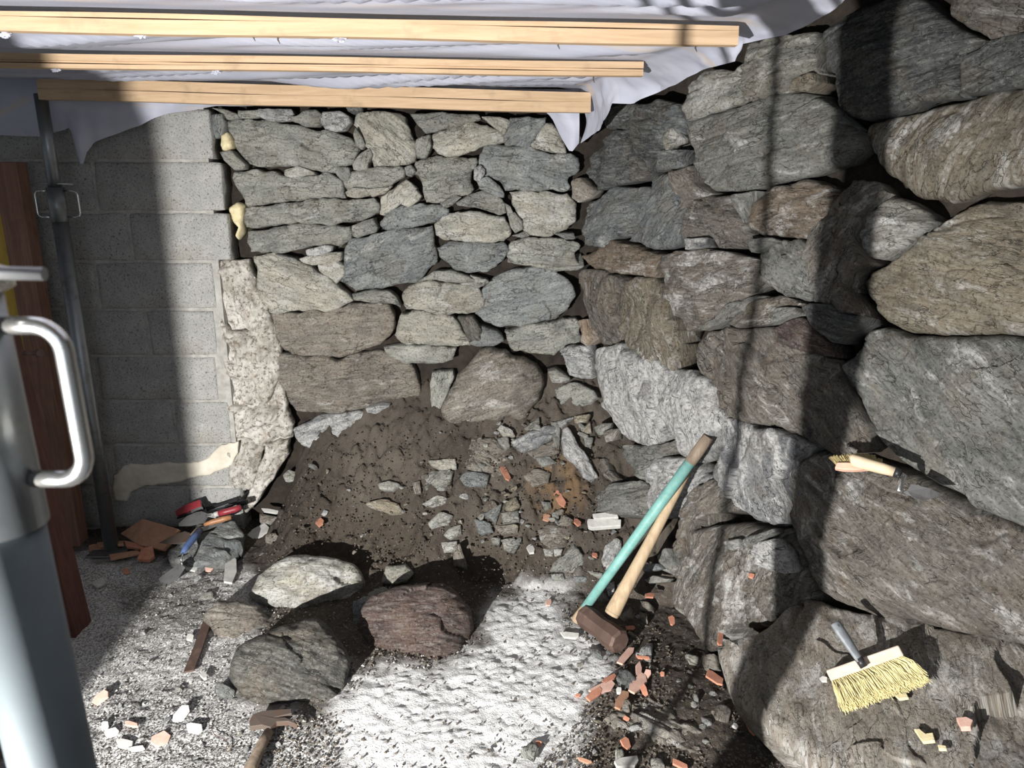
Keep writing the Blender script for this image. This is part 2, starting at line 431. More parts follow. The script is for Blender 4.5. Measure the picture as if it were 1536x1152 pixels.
    # skirt
    e = np.concatenate([quads[:, [0, 1]], quads[:, [1, 2]], quads[:, [2, 3]], quads[:, [3, 0]]])
    key = np.sort(e, 1); k1 = key[:, 0] * (len(P) + 1) + key[:, 1]
    _, inv, cnt = np.unique(k1, return_inverse=True, return_counts=True); be = e[cnt[inv] == 1]
    bv = np.unique(be); m = -np.ones(len(P), int); m[bv] = np.arange(len(bv)); nb = len(bv); base = len(P)
    faces = [tuple(x) for x in quads]
    lay = []
    hb = -h[bv]
    for (dep, sh) in ((hb + .35 * back, 1.0), (hb + back, shrink)):
        dep = dep[:, None]
        Pb = c0 + (P[bv] - c0) * (sh + .02 * vnoise(P[bv] * 20, seed)[:, None])
        lay.append(O + Pb[:, :1] * U + Pb[:, 1:] * V - dep * N)
    allv = np.concatenate([W] + lay)
    for (a, b) in be:
        faces.append((b, a, base + m[a], base + m[b]))
        faces.append((base + m[b], base + m[a], base + nb + m[a], base + nb + m[b]))
    ctr = len(allv); allv = np.concatenate([allv, (O + c0[0] * U + c0[1] * V - (back + hb.mean()) * N)[None]])
    for (a, b) in be: faces.append((base + nb + m[b], base + nb + m[a], ctr))
    uo = rs.uniform(-20, 20, 2)
    uvf = np.stack([pu, pv], 1) + uo
    uvb = uvf[bv] ; uv = np.concatenate([uvf, uvb + np.array([.02, .4 * back]), uvb + np.array([.04, back]), uvf.mean(0)[None]])
    return allv, faces, uv
PAL = dict(g=(156, 156, 148, .30), l=(176, 173, 160, .42), b=(132, 136, 135, .30), n=(140, 132, 121, .34), o=(152, 134, 114, .36),
           d=(106, 108, 106, .24), w=(148, 149, 150, .52), t=(158, 147, 126, .36), k=(84, 82, 76, .12), r=(100, 82, 76, .16), e=(112, 102, 90, .2))
def color_of(key, jit=True):
    c = PAL[key]; j = random.uniform(.92, 1.08) if jit else 1
    return srgb(tuple(min(235, x * j) for x in c[:3])) + (c[3] * random.uniform(.85, 1.15),)
CROP = dict(B=(300, 140, 3.84), C=(600, 140, 3.84), D=(300, 400, 3.84), E=(600, 400, 3.84), M=(700, 640, 3.84), F=(400, 640, 3.84), G=(100, 640, 3.84),
            H=(100, 852, 3.84), J=(600, 852, 3.84), P=(0, 0, 1.0), K=(840, 870, 4.086), T=(180, 730, 6.98), L=(1230, 660, 7.68), Z=(1200, 890, 5.76),
            R1=(980, 0, 2.763), R2=(980, 350, 2.763), R3=(840, 380, 4.267), R4=(840, 600, 4.267), R5=(980, 735, 2.763), Y=(240, 900, 4.57))
def crop(c, s):
    ox, oy, k = CROP[c]; a = np.array([[float(q) for q in p.split(',')] for p in s.split()])
    return np.stack([ox + a[:, 0] / k, oy + a[:, 1] / k], 1)
def plane_fit(P):
    c = P.mean(0); _, _, vt = np.linalg.svd(P - c); n = vt[2]
    if n @ (CAM - c) < 0: n = -n
    return c, n
def stone(cr, poly, key='g', parent=None, name='stone', crust=None, out=0., back=.16, dens=3.6, plane=None, up=None, ang=None, mat='schist', **kw):
    Q = crop(cr, poly)
    SEED[0] += 1; seed = SEED[0]
    area = .5 * abs(np.dot(Q[:, 0], np.roll(Q[:, 1], 1)) - np.dot(Q[:, 1], np.roll(Q[:, 0], 1)))
    sz = math.sqrt(area)
    cq = Q.mean(0); dq = Q - cq; Q = cq + dq * (1 + 1.3 / np.maximum(np.linalg.norm(dq, axis=1), 8))[:, None]
    Qr = rough_outline(Q, max(3.0, sz * .05), max(.8, min(2.8, sz * .032)), seed)
    if plane is not None:      # three corners given with their heights
        A = np.array([at_z(x, y, z) for x, y, z in plane]); c = A.mean(0); n = np.cross(A[1] - A[0], A[2] - A[0]); n /= np.linalg.norm(n)
        if n @ (CAM - c) < 0: n = -n
    else:
        S = surf(Qr[:, 0], Qr[:, 1]); c, n = plane_fit(S)
        c = surf(np.array([Q[:, 0].mean()]), np.array([Q[:, 1].mean()]))[0]
        n_ray = CAM - c; n_ray /= np.linalg.norm(n_ray)
        if up is not None:
            # a loose stone: faces between the viewer's side and straight up, rests on the lowest point of its outline
            b = Q[np.argmax(Q[:, 1])]; c = surf(np.array([b[0]]), np.array([b[1]]))[0]
            side = np.array([n_ray[0], n_ray[1], 0]); side /= np.linalg.norm(side)
            n = side * (1 - up) + np.array([0, 0, 1.]) * up
        elif n @ n_ray < .38: n = n + n_ray * (.42 - n @ n_ray)
        n = n / np.linalg.norm(n)
    c = c + n * out
    R = rays(Qr[:, 0], Qr[:, 1]); t = ((c - CAM) @ n) / (R @ n); W = CAM + R * t[:, None]
    U = np.cross(np.array([0, 0, 1.]), n)
    U = U / np.linalg.norm(U) if np.linalg.norm(U) > 1e-4 else np.array([1., 0, 0])
    if U[0] < 0: U = -U
    V = np.cross(n, U)
    if V[2] < -1e-6: V = -V
    O = W.mean(0); L = np.stack([(W - O) @ U, (W - O) @ V], 1)
    aw = .5 * abs(np.dot(L[:, 0], np.roll(L[:, 1], 1)) - np.dot(L[:, 1], np.roll(L[:, 0], 1)))
    cell = math.sqrt(aw / max(30, area / dens))
    if ang is None:
        cov = np.cov(L.T); ev, evec = np.linalg.eigh(cov); a = math.atan2(evec[1, 1], evec[0, 1])
        a = a if ev[1] > 1.5 * ev[0] else random.uniform(-.35, .15)
    else: a = math.radians(ang)
    sm = math.sqrt(aw)
    kw.setdefault('edge', min(.016, sm * .10)); kw.setdefault('ew', min(.022, sm * .14)); kw.setdefault('facet', min(.035, sm * .12))
    kw.setdefault('lump', min(.011, sm * .045)); kw.setdefault('strata', min(.0046, sm * .03))
    r = slab_mesh(L, O, U, V, n, cell, back, ang=a, seed=seed, **kw)
    if r is None: return None
    # object origin at the stone itself
    o = mk(name, r[0] - O, r[1], M[mat], parent, uv=r[2]); o.location = O
    o.color = color_of(key)
    if crust is not None: o.color = tuple(o.color[:3]) + (crust,)
    return o

# ================================================================ SETTING
# floor with the earth bank under the undercut wall
def build_floor():
    st = .0078
    xs = np.arange(-2.7, 1.75, st); ys = np.arange(.75, 3.35, st)
    X, Y = np.meshgrid(xs, ys, indexing='ij'); P = np.stack([X.ravel(), Y.ravel()], 1)
    x, y = P[:, 0], P[:, 1]
    b = bank(x, y)
    px, py = project(np.stack([x, y, b], 1))
    PP = np.stack([px, py], 1)
    def mask(poly, soft):
        Q = np.array(poly, float); ins = in_poly(PP, Q); d, _ = seg_dist(PP, Q); d = np.where(ins, d, -d)
        d = d + 14 * fbm(P * 12, 3, 4)
        return sstep(-soft, soft, d)
    white = mask([(742, 900), (790, 868), (850, 878), (846, 930), (905, 985), (925, 1010), (895, 1040), (880, 1100), (850, 1250), (60, 1250), (110, 1090), (180, 1040), (300, 1020), (345, 1055), (480, 1090), (530, 1000), (640, 1008), (720, 965)], 22)
    clean = mask([(742, 900), (790, 878), (830, 900), (846, 945), (905, 985), (918, 1010), (895, 1035), (860, 1090), (800, 1152), (520, 1152), (510, 1080), (560, 1000), (640, 1008), (720, 965)], 30)
    left = mask([(100, 830), (240, 850), (360, 850), (400, 900), (350, 1000), (350, 1080), (480, 1100), (500, 1250), (0, 1250), (60, 900)], 25)
    bk = np.clip(b / .05, 0, 1)
    soil = np.array(srgb((88, 81, 73))); soil2 = np.array(srgb((60, 54, 48))); rust = np.array(srgb((116, 94, 70)))
    wh = np.array(srgb((214, 214, 213))); lg = np.array(srgb((214, 213, 211))); shade_tint = np.array(srgb((66, 59, 51)))
    n = fbm(P * 3.2, 21, 4) * .5 + .5; n = np.clip(n, 0, 1)[:, None]
    c = soil * n + soil2 * (1 - n)
    # rusty trickle on the bank
    rm = np.clip(1 - np.hypot((px - 835) / 55, (py - 735) / 60), 0, 1) * np.clip(.6 + fbm(P * 16, 5, 3), 0, 1)
    c = c + (rust - c) * np.clip(rm * 1.6, 0, .8)[:, None]
    c = c + (lg - c) * (left * (1 - white) * .8)[:, None]
    c = c + (wh - c) * (white * (1 - .35 * (1 - clean)))[:, None]
    # boulder shadows and left-corner shade painted into the floor colour
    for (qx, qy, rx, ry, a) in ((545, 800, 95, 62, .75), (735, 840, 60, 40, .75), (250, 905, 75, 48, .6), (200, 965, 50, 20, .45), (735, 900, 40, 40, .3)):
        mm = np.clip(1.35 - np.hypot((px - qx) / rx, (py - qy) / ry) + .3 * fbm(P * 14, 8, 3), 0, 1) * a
        c = c + (shade_tint - c) * sstep(0, .5, mm)[:, None] * a
    grit = np.clip(left * .55 + .25 * white * (1 - clean) + .15 * (1 - clean), 0, 1) * (1 - .8 * bk)
    f1 = fbm(P * 5, 31, 4); f2 = fbm(P * 26, 32, 4, .6); f3 = fbm(P * 75, 33, 2)
    z = b + .007 * f1 + (.0035 + .0175 * bk) * f2 - bk * .006 * np.clip(.22 - np.abs(fbm(P * 19, 37, 2)), 0, .22) / .22 + .0025 * f3 + bk * .014 * np.abs(fbm(P * 13, 36, 3))
    # trowelled ripples in the pale dust
    z = z + clean * .0035 * np.abs(fbm(np.stack([x * 22 + y * 30, y * 75 - x * 20], 1), 34, 3))
    # hollows shaped into the ground to deepen the boulder shadows
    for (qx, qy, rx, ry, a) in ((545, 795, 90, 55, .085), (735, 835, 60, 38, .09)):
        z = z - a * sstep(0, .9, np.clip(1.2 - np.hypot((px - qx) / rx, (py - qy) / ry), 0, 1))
    nx, ny = len(xs), len(ys); idx = np.arange(nx * ny).reshape(nx, ny)
    F = np.stack([idx[:-1, :-1].ravel(), idx[1:, :-1].ravel(), idx[1:, 1:].ravel(), idx[:-1, 1:].ravel()], 1)
    me = bpy.data.meshes.new('floor')
    me.vertices.add(nx * ny); me.vertices.foreach_set('co', np.stack([x, y, z], 1).ravel())
    me.loops.add(F.size); me.loops.foreach_set('vertex_index', F.ravel().astype(np.int32))
    me.polygons.add(len(F)); me.polygons.foreach_set('loop_start', (np.arange(len(F)) * 4).astype(np.int32))
    me.update(calc_edges=True); me.shade_smooth(); me.validate()
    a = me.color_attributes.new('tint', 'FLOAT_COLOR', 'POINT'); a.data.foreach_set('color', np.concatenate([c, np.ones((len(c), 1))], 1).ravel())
    g = me.attributes.new('grit', 'FLOAT', 'POINT'); g.data.foreach_set('value', grit)
    me.materials.append(M['floor'])
    o = bpy.data.objects.new('floor', me); COL.objects.link(o); tag(o, kind='structure')
    return o
FLOOR = build_floor()
def ground_z(x, y):
    return float(bank(np.array([x]), np.array([y]))[0])

def sheet_grid(name, fn, nu, nv, mat, parent=None):
    u, v = np.meshgrid(np.linspace(0, 1, nu), np.linspace(0, 1, nv), indexing='ij')
    P = fn(u.ravel(), v.ravel()); idx = np.arange(nu * nv).reshape(nu, nv)
    F = np.stack([idx[:-1, :-1].ravel(), idx[1:, :-1].ravel(), idx[1:, 1:].ravel(), idx[:-1, 1:].ravel()], 1)
    return mk(name, P, F, mat, parent)
# rubble cores of the two stone walls (earth seen only in the gaps)
def core_back(u, v):
    X = -1.34 + u * 2.7; Z = -.05 + v * 2.3; n = fbm(np.stack([X * 9, Z * 9], 1), 51, 4)
    return np.stack([X, YB + .115 + .02 * n, Z], 1)
WB = sheet_grid('wall_back', core_back, 150, 130, M['core']); tag(WB, kind='structure')
def core_right(u, v):
    Y = 3.25 - u * 2.9; Z = -.05 + v * 2.3; n = fbm(np.stack([Y * 9, Z * 9], 1), 52, 4)
    X = right_x(Y, Z) + .15 + .025 * n
    return np.stack([X, Y + .10, Z], 1)
WR = sheet_grid('wall_right', core_right, 190, 130, M['core']); tag(WR, kind='structure')
tag(box('ceiling', (-3.2, -.3, 2.26), (2.6, 3.6, 2.34), M['darkwood'], bev=0), kind='structure')

# concrete block wall: recessed mortar bed, blocks proud of it
WL = box('wall_back_left', (-3.0, YB + .006, -.05), (-1.24, YB + .16, 2.25), M['mortar'], bev=0); tag(WL, kind='structure')
def px_x(px, z):
    r = rays(px, 500); v = None
    # column px at height z on the wall plane
    for py in (0,): pass
    zc = YB * cp - (z - CH) * sp; return (px - 768) / FPX * zc
COURSE = [(0, 365, [283]), (1, 352, [170]), (2, 346, [262]), (3, 327, [147]), (4, 325, [222]), (5, 323, [145]), (6, 345, [195]), (7, 336, [142]), (8, 318, [140])]
def block(x0, x1, z0, z1, seed):
    g = .006
    Q = np.array([(x0 + g, z0 + g), (x1 - g, z0 + g), (x1 - g, z1 - g), (x0 + g, z1 - g)])
    c = Q.mean(0); Qr = rough_outline(Q - c, .02, .0022, seed)
    O = np.array([c[0], YB, c[1]])
    r = slab_mesh(Qr, O, np.array([1., 0, 0]), np.array([0, 0, 1.]), np.array([0, -1., 0]), .0125, .1, edge=.005, ew=.012, facet=0, lump=.0022, strata=0, seed=seed, shrink=1.0, fq=3)
    o = mk('concrete_block', r[0] - O, r[1], M['block'], WL); o.location = O - np.array(WL.location)
    return o
for k, rpx, joints in COURSE:
    z0, z1 = .204 * k, .204 * (k + 1); zm = (z0 + z1) / 2
    xs = [px_x(rpx, zm)] + [px_x(j, zm) for j in joints]
    while xs[-1] > -2.6: xs.append(xs[-1] - .5)
    for i in range(len(xs) - 1): block(xs[i + 1], xs[i], z0, z1, 400 + 10 * k + i)
def relparent(o, par):
    o.parent = par; o.matrix_parent_inverse = Matrix.Translation(-par.location)
    return o
# old plaster column between the blocks and the stones, cream patch over the blocks
for (cr, poly, nm, mt, kw) in (
    ('P', '327,393 368,392 380,425 396,455 402,475 372,500 345,500 330,470 322,440', 'plaster_mass', 'plaster', dict(out=-.01)),
    ('P', '326,468 345,498 372,498 402,474 410,520 416,560 402,600 380,615 352,610 338,600 334,540 330,500', 'plaster_mass', 'plaster', dict(out=.005)),
    ('P', '337,600 352,610 380,614 402,600 418,565 428,620 438,640 434,660 415,675 392,668 366,662 345,664 330,650', 'plaster_mass', 'plaster', dict(out=.0)),
    ('P', '338,664 366,662 392,670 386,700 372,740 352,742 340,718', 'plaster_mass', 'plaster', dict(out=.006)),
    ('P', '396,672 430,662 426,690 405,722 388,748 368,772 362,758 374,738 388,704', 'plaster_mass', 'plaster', dict(out=.03)),
    ('G', '270,285 362,212 500,217 700,212 800,182 880,112 985,92 975,160 920,232 820,272 700,302 560,332 420,352 372,382 352,438 280,430', 'render_patch', 'patch', dict(out=.012, lump=.002, facet=0, edge=.006, ew=.01)),
):
    kw = dict(kw); kw.setdefault('lump', .022); kw.setdefault('facet', .015)
    o = stone(cr, poly, 'l', None, nm, back=.08 if nm == 'plaster_mass' else .014, mat=mt, strata=0.003 if nm == 'plaster_mass' else .0005, fq=2.6, **kw)
    relparent(o, WL)
for poly in ('115,240 150,225 175,270 178,310 150,330 125,325 115,280', '160,665 200,630 240,650 230,720 235,800 215,845 195,820 210,770 175,730'):
    o = stone('B', poly, 'l', WB, 'foam_blob', out=-.01, back=.08, mat='foam', strata=0, lump=.01, bulge=.02, facet=0, fq=3)

# ---- back wall stones, traced course by course
BACK = [
 ('B','b','60,120 120,120 135,170 125,230 85,255 68,200'),('B','g','65,85 130,90 210,120 215,140 150,148 135,120'),('B','g','215,100 330,95 345,125 300,140 240,142 218,125'),
 ('B','w','330,88 510,90 525,115 510,150 450,158 380,150 340,135 328,110'),('B','g','520,130 560,128 600,98 660,95 690,120 690,165 670,185 600,188 560,170 520,155'),
 ('B','w','695,105 800,100 850,130 855,165 820,205 780,218 720,205 695,175'),('B','d','830,30 930,40 925,95 870,110 850,100'),
 ('B','g','145,150 270,142 400,160 560,190 700,215 800,235 860,262 905,315 895,350 870,400 800,425 785,462 700,445 560,420 400,415 260,415 240,390 200,330 170,260 150,200'),
 ('B','l','880,120 960,100 1150,105 1180,190 1225,270 1240,380 1200,410 1100,410 990,415 965,320 940,300 930,240 880,180'),
 ('B','g','890,200 930,250 945,290 930,320 900,300 885,240'),('B','g','930,340 970,315 985,360 960,400 960,430 920,440 880,435 875,400 905,370'),('B','g','790,425 850,430 860,470 840,520 810,490 785,465'),
 ('B','g','115,340 175,330 245,405 240,430 190,438 150,395'),
 ('B','g','175,455 290,440 430,455 500,480 560,480 700,462 760,465 795,490 800,560 812,600 650,610 500,620 380,632 250,645 215,600 200,540 180,500'),
 ('B','l','480,440 560,420 640,450 650,465 520,485 485,470'),('B','g','815,500 860,455 960,430 1150,425 1175,450 1170,490 1100,510 1080,540 960,548 900,545 850,560 825,540'),
 ('B','l','835,570 880,548 940,545 975,585 900,600 850,595'),('B','l','950,550 1060,545 1100,535 1050,580 990,592'),
 ('B','g','240,665 420,640 700,615 860,608 980,600 1010,640 1015,690 980,720 860,745 760,755 560,745 420,765 300,785 245,785 235,720'),
 ('B','g','250,800 380,785 480,762 600,755 740,760 850,770 862,800 845,850 800,890 700,870 560,900 450,915 270,925 255,860'),
 ('B','g','870,765 990,720 1015,780 1000,805 900,835 875,820'),('B','l','1045,600 1100,560 1180,495 1240,550 1200,600 1150,640 1110,660 1060,700 1035,690'),
 ('B','l','1165,640 1185,600 1240,555 1270,590 1255,620 1200,650'),('B','b','1030,740 1060,700 1150,655 1260,640 1370,645 1430,670 1420,700 1340,745 1200,775 1130,790 1060,785 1035,765'),
 ('B','b','815,890 850,850 940,825 1100,800 1250,770 1320,770 1335,810 1335,880 1355,940 1345,1000 1290,1040 1250,1085 1120,1110 1000,1140 880,1140 800,1090 800,1060 830,1020 810,960'),
 ('B','w','605,905 700,880 750,885 745,915 690,930 615,935'),('B','l','565,950 700,925 805,915 800,960 720,980 640,990 590,975'),('B','g','430,925 540,950 560,970 500,965 440,945'),
 ('B','l','670,990 780,965 820,1000 820,1050 780,1095 740,1060 680,1030'),
 ('D','l','300,20 290,-52 400,-72 500,-38 610,10 700,60 790,130 865,190 850,205 780,245 700,262 500,265 390,260 350,215 320,150 300,90'),
 ('B','g','1245,265 1320,240 1325,300 1300,370 1250,370 1240,310'),('B','g','1180,430 1215,415 1235,450 1210,480 1190,470'),
 ('C','g','60,115 200,110 440,115 455,140 420,160 300,195 190,215 150,225 110,190 80,150'),('C','l','175,235 300,200 400,170 490,180 560,215 600,255 590,275 480,300 370,340 290,370 220,345 175,300'),
 ('C','l','470,130 580,135 630,160 620,200 600,240 545,190 500,155'),('C','b','640,135 845,135 835,180 790,230 750,305 680,300 600,290 605,250 630,180'),
 ('C','l','850,170 880,170 920,240 950,300 960,340 850,330 770,310 760,290 800,230'),
 ('C','b','490,300 560,290 650,310 750,315 850,340 960,345 1030,370 1030,430 1010,460 960,490 990,540 960,555 850,558 780,560 700,550 620,555 590,520 540,480 470,470 455,400 460,350'),
 ('C','w','430,430 460,415 485,440 480,470 450,505 425,490'),
 ('C','g','90,400 150,370 200,355 290,375 440,365 445,390 415,440 400,500 420,550 390,590 330,590 230,630 150,630 125,600 130,550 100,470 50,460'),
 ('C','b','440,500 500,480 570,530 600,575 595,600 550,590 460,550'),('C','g','320,630 400,590 480,565 560,590 605,640 610,690 560,700 480,670 400,655 330,650'),
 ('C','g','230,635 320,590 350,600 300,640 260,660'),('C','l','195,755 270,700 350,690 440,680 540,715 600,715 640,790 630,820 590,855 520,860 430,860 300,850 240,850 210,810'),
 ('C','g','625,700 660,690 700,740 705,780 660,800 640,770'),('C','g','612,640 640,655 650,688 622,700'),
 ('C','l','640,575 700,560 820,570 960,590 1010,625 1020,680 1010,740 960,780 900,805 870,825 760,820 720,790 690,720 650,650'),
 ('C','n','980,510 1020,490 1110,560 1080,600 1030,630 990,600'),('C','g','650,820 720,795 745,820 700,830'),('C','b','890,812 1000,810 1005,840 960,842'),
 ('C','g','620,880 640,850 760,835 880,835 1000,850 1045,880 1010,930 1020,960 1050,1000 960,1000 850,990 740,985 650,975 615,940'),
 ('C','b','215,900 280,860 400,860 520,870 610,870 625,910 590,960 550,1000 500,1020 400,1035 330,1025 270,980 230,950'),
 ('C','g','600,988 700,992 850,998 900,1012 1060,1012 1020,1035 900,1030 820,1012 700,1006'),
 ('D','n','380,262 500,270 640,272 740,264 860,232 950,217 1080,227 1110,280 1110,350 1080,410 1030,460 900,495 800,520 700,525 560,530 450,510 420,430 390,370 375,300'),
 ('D','n','450,522 560,532 700,532 780,547 850,524 1000,500 1100,530 1200,570 1240,640 1250,720 1240,775 1100,790 960,810 800,850 640,865 540,850 500,800 470,700 445,600'),
 ('D','w','525,945 600,905 680,865 800,855 900,840 945,860 910,910 870,960 780,1000 700,1040 640,1050 580,1035 545,985'),
 ('D','g','870,165 1000,140 1090,150 1130,190 1150,240 1100,220 980,205 890,195'),('D','w','955,820 1040,800 1090,808 1010,848 965,848'),
 ('E','l','-30,350 0,280 140,270 300,290 350,360 400,465 200,460 0,445 -35,400'),('E','g','-100,480 0,462 150,467 315,480 300,540 240,565 100,565 30,560 -60,530'),
 ('E','l','0,170 30,130 100,100 200,88 330,107 450,132 490,190 480,240 430,275 300,275 150,270 40,255 10,210'),('E','g','100,92 200,30 290,25 400,60 450,90 330,98 210,78'),('E','g','400,50 500,80 510,95 455,120 340,102 440,88'),
 ('E','b','510,100 560,60 650,20 760,0 850,5 900,40 950,70 1000,120 1005,180 960,250 900,305 800,330 660,355 560,350 480,310 430,270 485,210 470,150'),
 ('E','g','600,390 720,350 900,320 1010,310 1040,350 1040,430 960,455 900,480 880,515 780,510 700,500 640,510 620,450'),
 ('E','b','450,350 490,360 560,380 600,430 540,460 450,465 400,450 430,400'),('E','w','905,490 970,465 1075,465 1085,540 1085,650 1020,655 970,630 930,560'),
 ('E','g','855,610 900,600 985,650 960,670 880,670'),('E','g','780,850 830,780 880,700 1000,670 1100,710 1125,750 1080,790 960,820 880,870'),
 ('E','g','180,620 300,610 310,650 270,740 225,830 210,885 175,870 175,740'),
 ('E','o','1005,320 1040,310 1050,350 1060,380 1085,420 1060,455 1030,430 1040,390'),
 ('E','k','330,300 420,290 470,380 470,420 400,440 370,370'),('E','g','510,1000 570,1005 540,1060 510,1040') ,
]
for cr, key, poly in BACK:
    o = stone(cr, poly, key, WB, back=.14); cc = o.color; o.color = (cc[0] * 1.14, cc[1] * 1.13, cc[2] * 1.12, cc[3])
